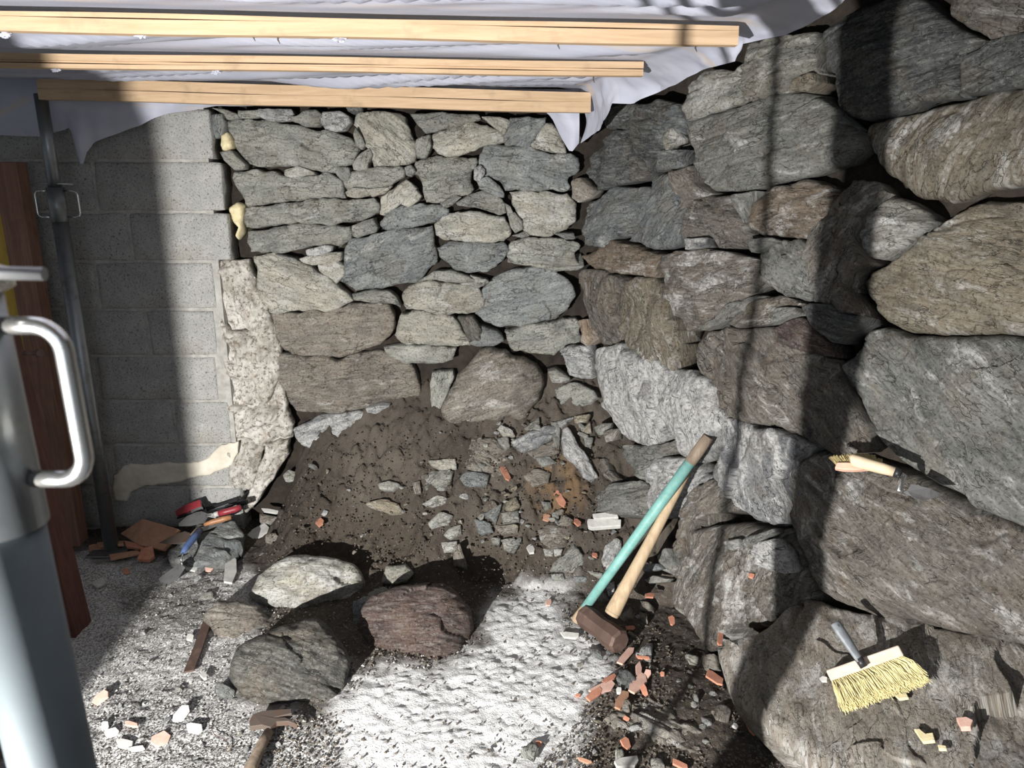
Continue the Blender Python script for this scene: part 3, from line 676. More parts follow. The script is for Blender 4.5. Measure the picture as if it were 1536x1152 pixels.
# the big boulder bedded under the back wall, and stones sticking out of the bank
stone('E', '215,900 225,820 280,720 330,640 390,560 440,480 500,465 600,490 640,530 720,540 800,570 825,640 835,720 810,800 760,850 740,890 700,905 600,890 580,915 520,905 400,930 350,950 270,945', 'n', WB, out=.13, back=.3, bulge=.09, facet=.09, edge=.05)
RIGHT = [
 ('C','d','1030,380 1060,330 1150,290 1200,230 1300,220 1310,330 1400,400 1400,470 1310,510 1230,520 1180,540 1110,560 1060,490 1030,440',{}),
 ('C','d','1200,200 1350,60 1460,40 1536,60 1560,200 1530,330 1420,380 1410,470 1310,320 1300,225',{}),('C','d','1130,110 1240,60 1350,60 1300,140 1200,200 1165,200',{}),
 ('C','b','1030,650 1110,600 1200,540 1290,535 1400,545 1410,640 1370,730 1300,800 1200,840 1150,880 1040,880 1015,800 1020,700',{}),
 ('C','b','1400,500 1480,460 1560,450 1620,600 1600,800 1560,880 1440,890 1330,870 1260,850 1340,790 1390,720 1410,600',{}),
 ('C','o','1010,930 1100,890 1190,850 1240,870 1340,900 1440,930 1440,1060 1340,1050 1220,1030 1100,1010 1040,980',{}),
 ('R3','n','90,150 140,110 220,110 330,150 380,190 340,270 310,340 330,420 370,560 300,605 200,590 160,500 120,420 105,300',dict(ang=-75)),
 ('R3','t','310,260 430,160 540,160 600,190 620,270 650,340 700,430 740,490 720,580 740,640 700,700 690,750 600,710 500,700 440,650 370,560 330,420 305,330',dict(ang=-62,lump=.022)),
 ('R2','n','0,90 60,80 180,65 300,75 390,100 430,190 400,240 300,290 240,340 150,390 100,400 60,360 20,280 5,200 -10,130',{}),
 ('R3','w','180,620 250,590 370,600 440,660 560,700 590,780 550,880 590,980 620,1080 640,1150 600,1200 500,1240 420,1230 350,1200 300,1100 250,1000 215,900 185,780',dict(ang=-70,out=.03)),
 ('R3','w','550,880 600,790 580,720 700,745 860,790 930,850 945,960 985,1080 960,1130 900,1180 870,1260 800,1330 720,1270 660,1160 600,1020',dict(ang=-55,out=.03)),
 ('R2','n','160,450 200,400 330,392 470,378 560,425 620,490 700,520 720,600 760,700 830,790 870,860 850,900 730,920 640,890 500,800 390,790 260,740 220,670 170,560',dict(ang=-40,lump=.02)),
 ('R2','g','150,395 240,342 300,292 400,258 490,258 440,300 360,320 270,365 200,395',{}),
 ('R2','n','270,365 370,285 500,255 600,290 500,300 485,350 470,370 330,385 290,388',{}),('R2','g','480,350 500,310 570,305 585,330 520,355 478,370',{}),
 ('R2','r','470,388 590,342 640,382 700,450 720,510 620,490 500,450',{}),('R2','d','605,300 640,290 740,295 760,332 850,335 850,360 740,450 640,380',{}),
 ('R2','g','405,80 500,20 620,25 628,150 640,270 560,265 490,240 430,190',{}),
 ('R2','n','628,100 640,-10 700,-90 760,-170 800,-230 900,-220 930,-180 850,-80 810,0 830,60 860,110 790,170 780,230 700,285 645,275',dict(ang=70,out=.02)),
 ('R2','n','720,260 790,230 830,290 850,335 740,320',{}),
 ('R1','l','810,950 850,880 940,810 960,800 1080,850 1120,900 1110,950 1000,1010 900,1060 860,1060 820,1010',dict(bulge=.03)),
 ('R2','t','795,190 850,140 950,90 1040,30 1150,-60 1250,-130 1330,-170 1450,-165 1600,-150 1640,100 1640,420 1500,408 1300,412 1150,408 1000,395 900,358 850,318 820,250',dict(ang=-8,edge=.05,bulge=.03)),
 ('R2','g','710,540 760,480 830,390 900,372 1000,407 1200,417 1400,417 1640,440 1660,900 1640,1270 1450,1200 1320,1150 1200,1080 1050,1000 960,930 880,850 820,760 760,650 700,560',dict(ang=-35,edge=.05,bulge=.04,lump=.02,crust=.34)),
 ('R5','n','470,100 480,-60 520,-130 620,-160 750,-150 850,-100 1000,-60 1150,20 1250,80 1400,150 1560,210 1680,500 1620,700 1450,690 1300,650 1180,620 1100,600 1000,570 900,600 840,560 760,520 690,480 620,430 560,340 520,240',dict(ang=-25,edge=.06,bulge=.08,lump=.024,out=.03,back=.28,crust=.36)),
 ('R5','n','130,160 200,150 330,140 400,170 480,160 540,300 580,380 560,480 500,530 400,570 300,580 260,650 200,690 150,640 110,540 50,470 45,420 90,330 110,230',dict(ang=80,edge=.05,bulge=.04,out=.02,back=.25,crust=.40)),
 ('R5','w','400,230 500,200 545,290 560,350 470,340 410,310',dict(out=.05,back=.06)),('R5','g','365,205 480,162 498,180 402,228 352,240',dict(out=.05,back=.05)),
 ('R5','g','285,215 340,205 360,235 320,250 290,240',dict(out=.05,back=.05)),
 ('R1','d','640,110 750,40 860,10 960,-40 1060,-20 1180,90 1300,150 1260,210 1230,250 1250,395 1150,400 1020,430 900,480 830,495 740,480 700,420 710,300 640,280 630,200',dict(bulge=.04,ang=15)),
 ('R1','l','340,250 370,190 450,155 560,140 630,120 640,280 650,300 560,320 540,370 460,390 400,412 350,410 335,390',{}),
 ('R1','l','95,450 110,350 190,295 300,285 340,260 335,420 250,450 150,490 115,495',{}),
 ('R1','g','100,540 130,490 250,460 400,420 480,380 620,390 720,450 760,510 820,560 830,630 760,680 640,710 520,740 430,780 310,800 200,790 150,750 120,680',dict(bulge=.03,ang=12)),
 ('R1','t','815,520 900,480 1020,450 1200,410 1260,400 1400,360 1620,330 1640,740 1500,760 1350,790 1250,830 1200,845 1060,820 960,760 900,720 850,640 815,580',dict(bulge=.06,ang=75)),
 ('R1','d','1250,220 1350,180 1500,130 1620,110 1640,325 1400,358 1262,392',dict(ang=15)),
 ('R1','n','1190,-60 1560,-60 1640,0 1620,90 1530,122 1440,152 1370,160 1270,110 1190,50',dict(bulge=.03)),
 ('R1','o','360,920 380,850 440,790 560,740 660,760 740,800 740,860 690,900 650,990 560,985 490,975 420,985 370,960',dict(bulge=.03)),
 ('R1','n','80,960 110,870 180,810 300,810 350,900 370,970 380,1010 300,1030 200,1020 120,1000',dict(bulge=.02)),('R1','g','310,810 400,792 370,850 357,920 320,860',{}),
 ('R1','b','0,450 80,430 110,500 100,560 40,620 0,610 -30,520',{}),('R1','b','0,622 100,622 110,690 50,700 0,710',{}),('R1','n','60,712 130,692 150,760 200,800 100,870 75,800',{}),
 ('R1','t','565,330 640,300 655,340 620,380 560,370',{}),('R1','w','120,988 200,985 210,1020 130,1030',dict(out=.02,back=.08)),('R1','g','385,990 480,982 498,992 430,1040 392,1040',dict(back=.08)),
 ('R1','l','40,540 70,530 95,570 90,590 40,620 35,580',dict(back=.06,out=.02)),
 ('R4','g','350,350 380,290 520,300 600,290 690,260 700,330 600,380 540,430 520,510 460,480 400,420',{}),
 ('R4','w','520,470 560,400 640,370 760,380 830,430 920,500 850,560 780,660 720,740 640,760 560,740 510,680 530,560',dict(out=-.01)),
 ('R4','w','960,100 1100,130 1210,180 1330,180 1536,300 1400,400 1330,500 1330,640 1340,780 1270,800 1180,770 1100,690 1030,570 930,490 925,390 975,300 985,210',dict(ang=-60,out=.02)),
 ('R4','n','800,640 860,560 925,505 1030,580 1100,700 1060,720 920,730 890,800 800,790 740,900 700,1040 670,960 655,930',{}),
 ('R4','g','90,690 160,650 280,560 380,510 500,500 530,560 520,650 480,710 380,715 250,735 150,720',dict(out=.05,back=.12)),
 ('R4','n','215,390 260,370 300,440 350,500 330,520 280,490',dict(out=.03,back=.08)),
 ('R4','g','660,950 700,1060 690,1120 640,1080 600,1000',dict(back=.08)),
 ('R4','b','-20,180 -80,250 -110,200 -60,170',dict(back=.06)),
 ('P','g','1548,140 1700,100 1760,250 1700,300 1560,290',{}),('P','n','1580,300 1760,300 1800,480 1580,500',{}),('P','b','1585,515 1790,500 1800,720 1600,800',{}),('P','n','1610,830 1800,760 1820,960 1640,985',{}),
 ('P','n','1565,-120 1750,-150 1760,80 1560,110',{}),('P','d','1300,-140 1540,-150 1530,-35 1330,-30',{}),
]
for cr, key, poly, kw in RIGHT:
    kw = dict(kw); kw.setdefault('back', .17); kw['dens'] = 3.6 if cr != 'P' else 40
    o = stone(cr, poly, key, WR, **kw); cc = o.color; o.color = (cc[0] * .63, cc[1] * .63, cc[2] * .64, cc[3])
# footing slab at the lower right with its flat top
stone('R5', '262,640 300,590 420,545 560,420 700,420 850,470 1000,480 1150,500 1300,540 1480,580 1640,660 1680,1300 1300,1500 1100,1330 800,1190 620,1095 480,965 380,862 300,762', 'n', WR, 'stone', back=.22, crust=.40,
      plane=[(1075, 965, .23), (1536, 1000, .42), (1330, 1152, .27)], edge=.04, ew=.05, lump=.009, facet=.012, strata=.0004, ang=-30, shrink=.82, dens=2.6, plates=0)

# ---- stones bedded in the bank and the floor (parts of the floor)
EMB = [
 ('F','n','1080,60 1300,60 1420,150 1400,230 1300,310 1200,290 1130,200',dict(out=.02)),('F','g','895,300 950,240 1070,250 1050,320 1020,355 910,350',{}),('F','b','1110,290 1160,250 1275,275 1265,330 1150,340',{}),
 ('F','t','570,440 650,415 740,425 780,480 700,490 590,450',{}),('F','g','925,550 1000,490 1070,510 1040,560 950,580',{}),('F','g','585,930 640,920 750,930 720,970 590,970',{}),
 ('F','l','900,440 980,390 1030,400 1020,430 960,450',{}),('F','g','640,330 700,310 760,330 720,360 650,355',{}),('F','l','930,190 1080,175 1085,230 1010,240 950,220',{}),
 ('F','n','840,320 880,310 880,370 850,375',{}),('F','g','1050,580 1110,560 1115,610 1060,640 1020,620',{}),('F','l','1000,660 1090,655 1090,700 1020,715',{}),
 ('M','n','410,590 470,560 600,580 640,620 560,680 480,700 430,650',{}),('M','g','500,780 560,740 610,660 670,740 680,790 620,830 480,820',{}),('M','w','780,760 800,680 850,640 890,650 890,690 840,800 800,810',{}),
 ('M','n','330,280 390,230 480,260 470,310 380,335',{}),('M','b','90,500 200,440 165,550 130,520',{}),('M','b','40,530 130,550 150,600 70,610',{}),('M','g','200,650 270,640 305,670 270,720 220,700',{}),
 ('M','t','230,430 280,400 300,450 260,480 225,470',{}),('M','g','430,430 480,430 485,465 450,470',{}),('M','g','490,495 525,490 530,520 495,525',{}),('M','g','140,640 190,640 185,670 150,665',{}),
 ('M','g','200,490 290,480 300,540 210,550',{}),('M','n','160,560 290,560 290,600 200,610',{}),('M','l','440,700 500,700 490,740 450,735',{}),('M','l','500,700 550,700 540,730 505,735',{}),
 ('M','b','620,860 690,865 680,890 630,890',{}),('M','g','490,850 550,840 560,875 500,880',{}),('M','g','695,825 780,840 770,865 720,850',{}),('M','w','810,900 850,890 850,950 820,970',{}),
 ('M','g','1020,880 1070,860 1130,875 1110,895 1040,900',{}),('M','b','960,800 1060,790 1090,820 1000,840',{}),('M','n','560,510 520,560 600,560 610,530',{}),
 ('E','w','645,990 760,940 900,880 1000,850 950,900 870,980 720,1055 680,1030',dict(out=.05,back=.1)),('R4','w','15,250 25,170 60,160 90,230 130,310 190,370 240,470 200,495 150,470 90,390 30,330',dict(out=.05,back=.07,ang=-55)),
 ('E','g','720,920 800,870 800,900 740,930',{}),('E','l','590,910 640,940 655,965 600,975 560,930',dict(out=.03)),('E','g','560,985 620,980 630,1030 610,1045 570,1010',{}),('E','n','730,1060 880,1000 920,980 920,1060 860,1085 780,1090',{}),
 ('E','g','780,1090 860,1090 900,1120 820,1140',{}),('E','t','1040,930 1090,900 1095,950 1050,970',{}),('E','g','1110,930 1150,910 1160,960 1125,970',{}),('E','t','1000,860 1080,850 1060,890 1010,900',{}),
 ('E','n','1160,950 1200,940 1210,1000 1170,1010',{}),('E','g','1060,980 1110,980 1100,1030 1070,1030',{}),('E','g','870,890 930,880 920,1000 900,1040 880,960',{}),
 ('E','t','950,920 1000,980 1080,1060 1130,1130 1090,1150 1040,1080 980,1000',dict(out=.01)),
 ('K','n','270,830 400,740 560,700 700,760 800,830 870,920 880,1020 800,1040 650,990 560,940 450,890 330,870',dict(plane='f',edge=.015,facet=.008,lump=.005,out=0)),
 ('K','d','325,560 380,510 470,600 440,650 400,640',{}),('K','w','485,440 530,375 565,380 560,460 520,470',{}),
 ('K','w','870,820 930,830 930,870 890,870',{}),('K','n','930,780 1000,740 1050,790 1030,840 960,830',{}),('K','l','765,445 840,455 830,485 790,490',{}),('K','b','180,390 250,420 260,450 200,430',{}),
 ('K','n','865,460 940,450 960,540 880,560',{}),('K','b','960,430 1010,440 1000,580 970,520',{}),('K','g','820,690 845,690 850,720 825,720',{}),('K','n','370,200 430,150 460,200 400,230',{}),('K','n','480,120 535,130 530,175 490,170',{}),
 ('K','l','340,1030 385,1035 390,1080 350,1090',{}),('K','g','560,1090 620,1085 640,1130 570,1140',{}),('K','b','230,95 270,75 300,110 250,130',{}),('K','w','285,30 330,10 325,90 300,90',{}),('K','n','490,190 530,200 540,240 500,220',{}),
 ('J','g','700,1040 760,980 800,1030 770,1065',{}),
]
for cr, key, poly, kw in EMB:
    kw = dict(kw)
    if kw.get('plane') == 'f':
        Q = crop(cr, poly); b = .018; kw['plane'] = [(Q[i, 0], Q[i, 1], b) for i in (0, len(Q) // 3, 2 * len(Q) // 3)]
    kw.setdefault('back', .05); kw.setdefault('out', .022 if crop(cr, poly)[:, 1].min() > 850 else .034)
    stone(cr, poly, key, FLOOR, **kw)

# scattered broken fragments bedded in the soil of bank and right-hand floor
FRAG = []
for s in range(10):
    rs = np.random.RandomState(900 + s); bm = bmesh.new(); bmesh.ops.create_icosphere(bm, subdivisions=2, radius=1)
    ax = np.array([1, rs.uniform(.5, .85), rs.uniform(.3, .55)])
    pl = [(rs.normal(size=3), rs.uniform(.45, .8)) for _ in range(7)]; pl = [(n / np.linalg.norm(n), d) for n, d in pl]
    for v in bm.verts:
        p = np.array(v.co)
        for n, d in pl:
            e = p @ n - d
            if e > 0: p = p - n * e
        v.co = p * ax
    me = bpy.data.meshes.new('rubble_fragment'); bm.to_mesh(me); bm.free(); me.materials.append(M['schist']); me.shade_smooth() if False else None
    uvl = me.uv_layers.new(name='uv')
    for lp in me.loops: c = me.vertices[lp.vertex_index].co; uvl.data[lp.index].uv = (c.x * .03 + s, c.y * .03 + c.z * .02)
    FRAG.append(me)
rs = np.random.RandomState(77); n = 0
REG = [(430, 880, 650, 850, 80), (690, 1000, 600, 850, 70), (850, 1110, 870, 1150, 95), (150, 520, 830, 1150, 55), (850, 960, 590, 700, 22)]
for x0, x1, y0, y1, cnt in REG:
    for i in range(cnt):
        px, py = rs.uniform(x0, x1), rs.uniform(y0, y1)
        if (px - 460) ** 2 / 90 ** 2 + (py - 870) ** 2 / 55 ** 2 < 1 or (px - 625) ** 2 / 100 ** 2 + (py - 930) ** 2 / 75 ** 2 < 1: continue
        if x0 == 850 and px < 870 + (py > 1040) * 20: continue
        P = surf(np.array([px]), np.array([py]))[0]
        if P[0] > right_x(P[1], P[2]) - .03 or P[1] > YB - .03: continue
        s = rs.uniform(.006, .019) * (1.0 if rs.rand() < .8 else 1.5) * (1.45 if (x0, x1) in ((690, 1000), (850, 960)) else 1)
        o = bpy.data.objects.new('rubble_fragment', FRAG[rs.randint(10)]); COL.objects.link(o); o.parent = FLOOR
        P = P + (np.array([0, -.016, .012]) if P[2] > .03 else 0)
        o.location = P + np.array([0, 0, s * .25]); o.scale = (s, s, s); o.rotation_euler = tuple(rs.uniform(-.6, .6, 2)) + (rs.uniform(0, 6.3),)
        kk = rs.choice(list('gglnewt')) if x0 != 150 else rs.choice(list('wlgw'))
        o.color = color_of(kk)
# fine grit lying over the floor: one object
def grit(name, cnt, seed, reg, mat, smin, smax):
    rs = np.random.RandomState(seed); V, F = [], []
    base = np.array([(1, 0, 0), (-.8, .7, 0), (-.6, -.8, 0), (.1, .1, .8), (.1, 0, -.6)]); fc = [(0, 1, 3), (1, 2, 3), (2, 0, 3), (1, 0, 4), (2, 1, 4), (0, 2, 4)]
    px = rs.uniform(reg[0], reg[1], cnt); py = reg[2] + (reg[3] - reg[2]) * rs.uniform(0, 1, cnt) ** .8
    P = surf(px, py); ok = (P[:, 1] < YB - .02) & (P[:, 0] < right_x(P[:, 1], P[:, 2]) - .01)
    cz = np.array([(742, 905), (790, 888), (830, 905), (846, 945), (905, 985), (915, 1010), (890, 1035), (860, 1090), (800, 1160), (500, 1160), (520, 1080), (560, 1005), (640, 1008), (720, 965)], float)
    ok &= ~in_poly(np.stack([px, py], 1), cz) | (rs.rand(cnt) < .12)
    P = P + np.where(P[:, 2:] > .03, np.array([[0, -.012, .009]]), 0.0)
    for p in P[ok]:
        s = rs.uniform(smin, smax); a = rs.uniform(0, 6.28); c, d = math.cos(a), math.sin(a)
        b = (base + rs.uniform(-.25, .25, base.shape)) * s; k = len(V)
        for q in b: V.append((p[0] + c * q[0] - d * q[1], p[1] + d * q[0] + c * q[1], p[2] + q[2] + s * .4 + .003))
        F += [(k + i, k + j, k + l) for i, j, l in fc]
    o = mk(name, V, F, M[mat], None, smooth=False); return o
tag(grit('gravel', 5000, 5, (60, 900, 850, 1200), 'pebble', .0016, .0048), 'pale grit and crumbs strewn over the dusty floor', 'gravel', kind='stuff')
tag(grit('soil_crumbs', 10000, 6, (400, 1200, 630, 1200), 'pebbled', .002, .0065), 'dark soil crumbs strewn over the earth bank and right floor', 'soil', kind='stuff')

# ================================================================ LOOSE STONES
BOULD = [
 ('F','l','110,705 220,700 400,725 520,770 575,850 575,930 490,1020 420,1060 300,1060 200,1090 100,1060 0,1030 -60,1000 -115,940 -60,820 0,780 60,740','large pale lime-crusted boulder on the floor below the bank',dict(up=.42,bulge=.09,back=.17,edge=.05,lump=.03,strata=.002),'boulder'),
 ('P','r','537,905 560,885 600,872 640,865 665,868 690,885 710,905 718,930 712,955 690,985 660,1000 640,1003 600,990 560,985 540,960 533,930','large dark reddish-brown boulder beside the white dust',dict(up=.42,bulge=.09,back=.17,edge=.05,lump=.03),'boulder'),
 ('P','k','340,990 355,960 385,940 420,930 460,918 480,916 500,935 518,960 530,985 522,1030 492,1080 470,1062 440,1060 400,1055 360,1040 337,1010','angular dark grey boulder at the front, nearest the small hammer',dict(up=.45,bulge=.07,back=.15,edge=.05,lump=.025),'boulder'),
 ('H','n','780,270 860,180 960,170 1100,200 1180,260 1100,350 1030,370 960,430 880,400 820,320','mid-sized grey and brown stone left of the pale boulder',dict(up=.45,bulge=.04,back=.1,edge=.03),'stone'),
 ('F','l','665,905 690,810 800,800 850,850 800,900 740,915','small pale angular stone wedged between the two large boulders',dict(up=.3,bulge=.02,back=.06,out=.03),'stone'),
 ('F','w','525,1000 560,975 585,980 580,1020 540,1035','tiny white stone between pale and reddish boulders',dict(up=.4,back=.04),'stone'),
 ('F','b','500,1010 600,1015 640,1020 560,1090 530,1150 500,1130','blue-grey stone tucked under the left side of the reddish boulder',dict(up=.35,back=.06),'stone'),
 ('F','n','1080,700 1112,682 1140,760 1155,825 1080,800','thin brown stone flake standing on edge in the right hollow',dict(up=.2,back=.02,out=.02),'stone'),
 ('G','b','580,720 600,690 700,640 900,560 970,550 1005,600 1000,670 930,730 850,770 700,780 600,760','flat blue-grey slate with trowels lying on it by the block wall',dict(plane=[(250, 838, .045), (350, 790, .10), (360, 820, .07)],back=.06,edge=.014,facet=.004,lump=.003,strata=.0008,plates=.3),'slate'),
 ('F','l','95,280 130,250 165,265 155,310 110,315','pale lump of mortar at the top left of the bank',dict(up=.3,back=.03,out=.01),'stone'),
 ('F','w','330,475 355,490 335,515 315,505','tiny white stone above the left hollow',dict(up=.3,back=.02),'stone'),
 ('G','n','1115,500 1220,520 1200,560 1160,590 1115,560','brown stone lump beside the plaster foot',dict(up=.4,back=.06),'stone'),
 ('G','n','1150,620 1200,615 1230,650 1190,680 1150,660','rounded grey cobble under the plaster foot',dict(up=.4,back=.05),'stone'),
 ('H','d','860,680 900,655 965,700 960,750 900,740 865,715','small dark clod beside the grey front boulder',dict(up=.5,back=.03),'stone'),
 ('H','g','750,180 790,130 840,130 845,165 820,190 770,200','small flat grey pebble above the brown stone',dict(up=.6,back=.03),'stone'),
]
for cr, key, poly, lab, kw, cat in BOULD:
    o = stone(cr, poly, key, None, {'boulder': 'boulder', 'slate': 'slate_slab'}.get(cat, 'loose_stone'), **kw); tag(o, lab, cat)

# flat pieces: outline on a surface, given thickness
def plate(name, P3, th, mat, parent=None, bev=0.0):
    P3 = np.asarray(P3, float); c, n = plane_fit(P3)
    n2 = len(P3); top = P3 + n * th; V = np.concatenate([P3, top])
    F = [tuple(range(n2, 2 * n2)), tuple(range(n2))[::-1]] + [(i, (i + 1) % n2, n2 + (i + 1) % n2, n2 + i) for i in range(n2)]
    bm = bmesh.new(); vs = [bm.verts.new(v - c) for v in V]
    for f in F: bm.faces.new([vs[i] for i in f])
    bmesh.ops.recalc_face_normals(bm, faces=bm.faces[:])
    if bev: bmesh.ops.bevel(bm, geom=bm.edges[:], offset=bev, segments=1, affect='EDGES')
    me = bpy.data.meshes.new(name); bm.to_mesh(me); bm.free(); me.materials.append(mat)
    o = bpy.data.objects.new(name, me); COL.objects.link(o); o.location = c
    if parent: o.parent = parent
    return o
def hit(px, py, lift=0.0):
    P = surf(np.array([float(px)]), np.array([float(py)]))[0]; return P + np.array([0, 0, lift])
def shard(px, py, ln, wd, ang, label, mat='terra', th=.007, name='terracotta_shard', cat='shard', group=None, lift=.012, tilt=.25):
    """a broken piece ln x wd image pixels across, lying on the ground"""
    rs = np.random.RandomState(int(px * 7 + py)); a = math.radians(ang); ca, sa = math.cos(a), math.sin(a)
    loc = [(-.5, -.3), (-.2, -.5), (.42, -.45), (.5, .1), (.3, .5), (-.38, .45)]
    c = hit(px, py, lift); r = rays(px, py)
    nr = (CAM - c); nr /= np.linalg.norm(nr)
    n = np.array([rs.uniform(-tilt, tilt), rs.uniform(-tilt, tilt) - .25, 1.]); n /= np.linalg.norm(n)
    pts = []
    for (x, y) in loc:
        x += rs.uniform(-.08, .08); y += rs.uniform(-.1, .1)
        q = (px + ca * x * ln - sa * y * wd, py + sa * x * ln + ca * y * wd)
        R = rays(*q); t = ((c - CAM) @ n) / (R @ n); pts.append(CAM + R * t)
    o = plate(name, pts, th, M[mat], bev=.0008); tag(o, label, cat, group); return o
SH = [
 (758, 711, 28, 8, 62, 'thin terracotta shard standing high on the earth bank', 'terra'),
 (839, 748, 30, 11, 60, 'broad orange terracotta shard on the rusty soil of the bank', 'terra'),
 (820, 777, 12, 11, 20, 'small square terracotta chip above the brown bank stone', 'terradull'),
 (866, 785, 12, 8, 30, 'terracotta chip left of the white broken brick', 'terra'),
 (892, 834, 9, 6, 10, 'small terracotta chip left of the teal handle', 'terra'),
 (480, 785, 12, 10, -30, 'orange terracotta chip at the rim of the left hollow', 'terra'),
 (975, 895, 15, 7, 2, 'neat rectangular terracotta chip right of the wooden handle', 'terra'),
 (1008, 932, 14, 9, 75, 'upright terracotta chip close to the pale leaning boulder', 'terra'),
 (945, 943, 14, 7, 0, 'terracotta chip in the shadow right of the sledgehammer head', 'terra'),
 (1080, 959, 20, 8, 100, 'terracotta shard at the corner of the footing slab', 'terra'),
 (1071, 1019, 32, 12, 32, 'wedge of terracotta left of the footing slab edge', 'terra'),
 (1120, 1079, 66, 9, 66, 'long thin terracotta strip at the foot of the footing slab', 'terra'),
 (1127, 865, 10, 7, 20, 'terracotta chip on top of the pale leaning boulder', 'terra'),
 (938, 986, 32, 11, -48, 'curved pinkish shard at the top of the shard heap', 'terrapale'),
 (966, 988, 22, 5, 8, 'narrow orange shard beside the small white stone', 'terra'),
 (957, 1008, 26, 9, 88, 'upright pinkish shard in the middle of the shard heap', 'terrapale'),
 (914, 1020, 26, 9, -28, 'orange shard on the upper left of the shard heap', 'terra'),
 (903, 1034, 36, 14, -22, 'wide pinkish shard on the left of the shard heap', 'terrapale'),
 (892, 1043, 27, 11, -32, 'bright orange shard at the left tip of the shard heap', 'terra'),
 (932, 1052, 30, 13, -55, 'flat terracotta piece lying just below the shard heap', 'terradull'),
 (957, 1027, 34, 15, -48, 'largest pinkish shard on the right of the shard heap', 'terrapale'),
 (969, 1016, 24, 10, -60, 'pinkish shard at the upper right of the shard heap', 'terrapale'),
 (966, 1036, 18, 9, 70, 'orange shard at the lower right of the shard heap', 'terra'),
 (938, 1117, 20, 11, 65, 'orange terracotta wedge above the pale block fragment', 'terra'),
 (1020, 1149, 24, 9, 28, 'terracotta piece cut by the bottom edge of the view', 'terra'),
 (877, 1142, 22, 6, 18, 'slim terracotta splinter half sunk in pale dust', 'terradull'),
 (994, 1012, 7, 6, 0, 'tiny orange chip right of the shard heap', 'terra'),
 (939, 1079, 10, 6, 30, 'small orange chip on the flat sunken stone', 'terra'),
 (866, 1044, 8, 5, 0, 'tiny orange chip in the dust left of the shard heap', 'terra'),
 (808, 1116, 10, 8, 10, 'orange chip beside a small grey stone in the dust', 'terra'),
 (822, 905, 9, 9, 0, 'pale pink chip in dust left of the sledgehammer', 'terrapale'),
 (152, 1048, 30, 12, -42, 'pinkish shard beside the foot of the nearest steel prop', 'terrapale'),
 (197, 1088, 20, 7, 12, 'pink shard among white flakes at the front left', 'terrapale'),
 (240, 1112, 30, 18, -30, 'peach coloured tile piece on the floor at the front left', 'terrapale'),
 (190, 858, 9, 9, 80, 'small orange brick chip in front of the brick pieces', 'terra'),
 (313, 853, 12, 10, 0, 'pinkish chip in front of the slate slab', 'terrapale'),
]
for s in SH: shard(*s)
for s in [
 (287, 853, 22, 10, 5, 'flat pale stone flake left of the pink chip', 'lime'), (346, 858, 18, 44, 8, 'large white plaster flake below the slate slab', 'lime'),
 (388, 800, 34, 14, -30, 'pale plaster flake at the plaster foot', 'lime'), (407, 768, 26, 5, 8, 'thin white plaster sliver on the bank edge', 'lime'),
 (855, 955, 28, 8, 6, 'white plaster sliver left of the sledgehammer head', 'lime'), (796, 825, 11, 14, -20, 'small white rectangular chip on the bank', 'lime'),
 (272, 1073, 34, 16, -60, 'oblong pale mortar piece on the front left floor', 'lime'), (292, 1094, 26, 16, 8, 'white rounded plaster lump right of the oblong mortar piece', 'lime'),
 (287, 958, 11, 10, 20, 'small white chip left of the flat iron bar', 'lime'), (168, 1100, 22, 12, -18, 'white plaster flake nearest the big steel prop', 'lime'),
 (188, 1118, 26, 12, 5, 'broad white flake beside the peach tile piece', 'lime'), (158, 1090, 12, 12, 0, 'small white flake above the broad white flake', 'lime'),
 (306, 1015, 12, 8, 40, 'small white chip right of the iron bar end', 'lime'), (150, 876, 22, 10, -30, 'whitish flake near the red brown post', 'lime'),
 (205, 1125, 24, 8, -5, 'thin white flake at the front left edge', 'lime'), (940, 1146, 36, 13, -8, 'pale block fragment at the bottom edge, below the shards', 'lime'),
 (1102, 1091, 10, 5, 40, 'tiny white chip left of the long terracotta strip', 'lime'), (929, 1038, 9, 9, 0, 'white crumb in the middle of the shard heap', 'lime')]:
    shard(*s[:6], mat=s[6], name='plaster_flake', cat='plaster flake', th=.009)

# broken white brick on the bank: two layers
wb = empty('broken_brick'); tag(wb, 'whitish broken brick in two layers on the bank left of the teal handle', 'brick')
for poly in ('695,560 700,548 890,552 888,588 720,600 700,592', '725,520 860,502 875,540 735,548'):
    Q = crop('M', poly); c = hit(Q[:, 0].mean(), Q[:, 1].max(), .02); n = np.array([-.1, -.55, 1.]); n /= np.linalg.norm(n)
    R = rays(Q[:, 0], Q[:, 1]); P = CAM + R * (((c - CAM) @ n) / (R @ n))[:, None]
    plate('brick_layer', P, .022, M['terrapale'] if False else M['lime'], wb, .002)
# terracotta tile pieces in the left corner
def tile(poly, label, z, mat, th=.018, name='brick_piece', cat='brick piece'):
    Q = crop('G', poly); P = np.array([at_z(x, y, zz) for (x, y), zz in zip(Q, z)]); o = plate(name, P, th, M[mat], bev=.002); tag(o, label, cat); return o
tile('325,625 450,540 660,600 640,640 570,720 510,710 430,690', 'large flat terracotta tile leaning by the block wall', [.03, .10, .09, .07, .03, .025, .025], 'terradull', cat='tile', name='terracotta_tile')
tile('340,670 440,690 460,720 350,705', 'brick piece under the left edge of the large tile', [.02, .02, .01, .01], 'terra')
tile('410,780 435,715 500,705 510,760 480,785', 'wedge-shaped orange brick piece in front of the large tile', [.01, .03, .03, .015, .01], 'terra')
tile('245,750 410,725 430,740 255,775', 'long flat brick strip left of the wedge-shaped piece', [.012] * 4, 'terradull', .012)
tile('175,680 330,670 330,690 190,700', 'brick strip against the base plate of the far prop', [.02] * 4, 'terradull', .012)
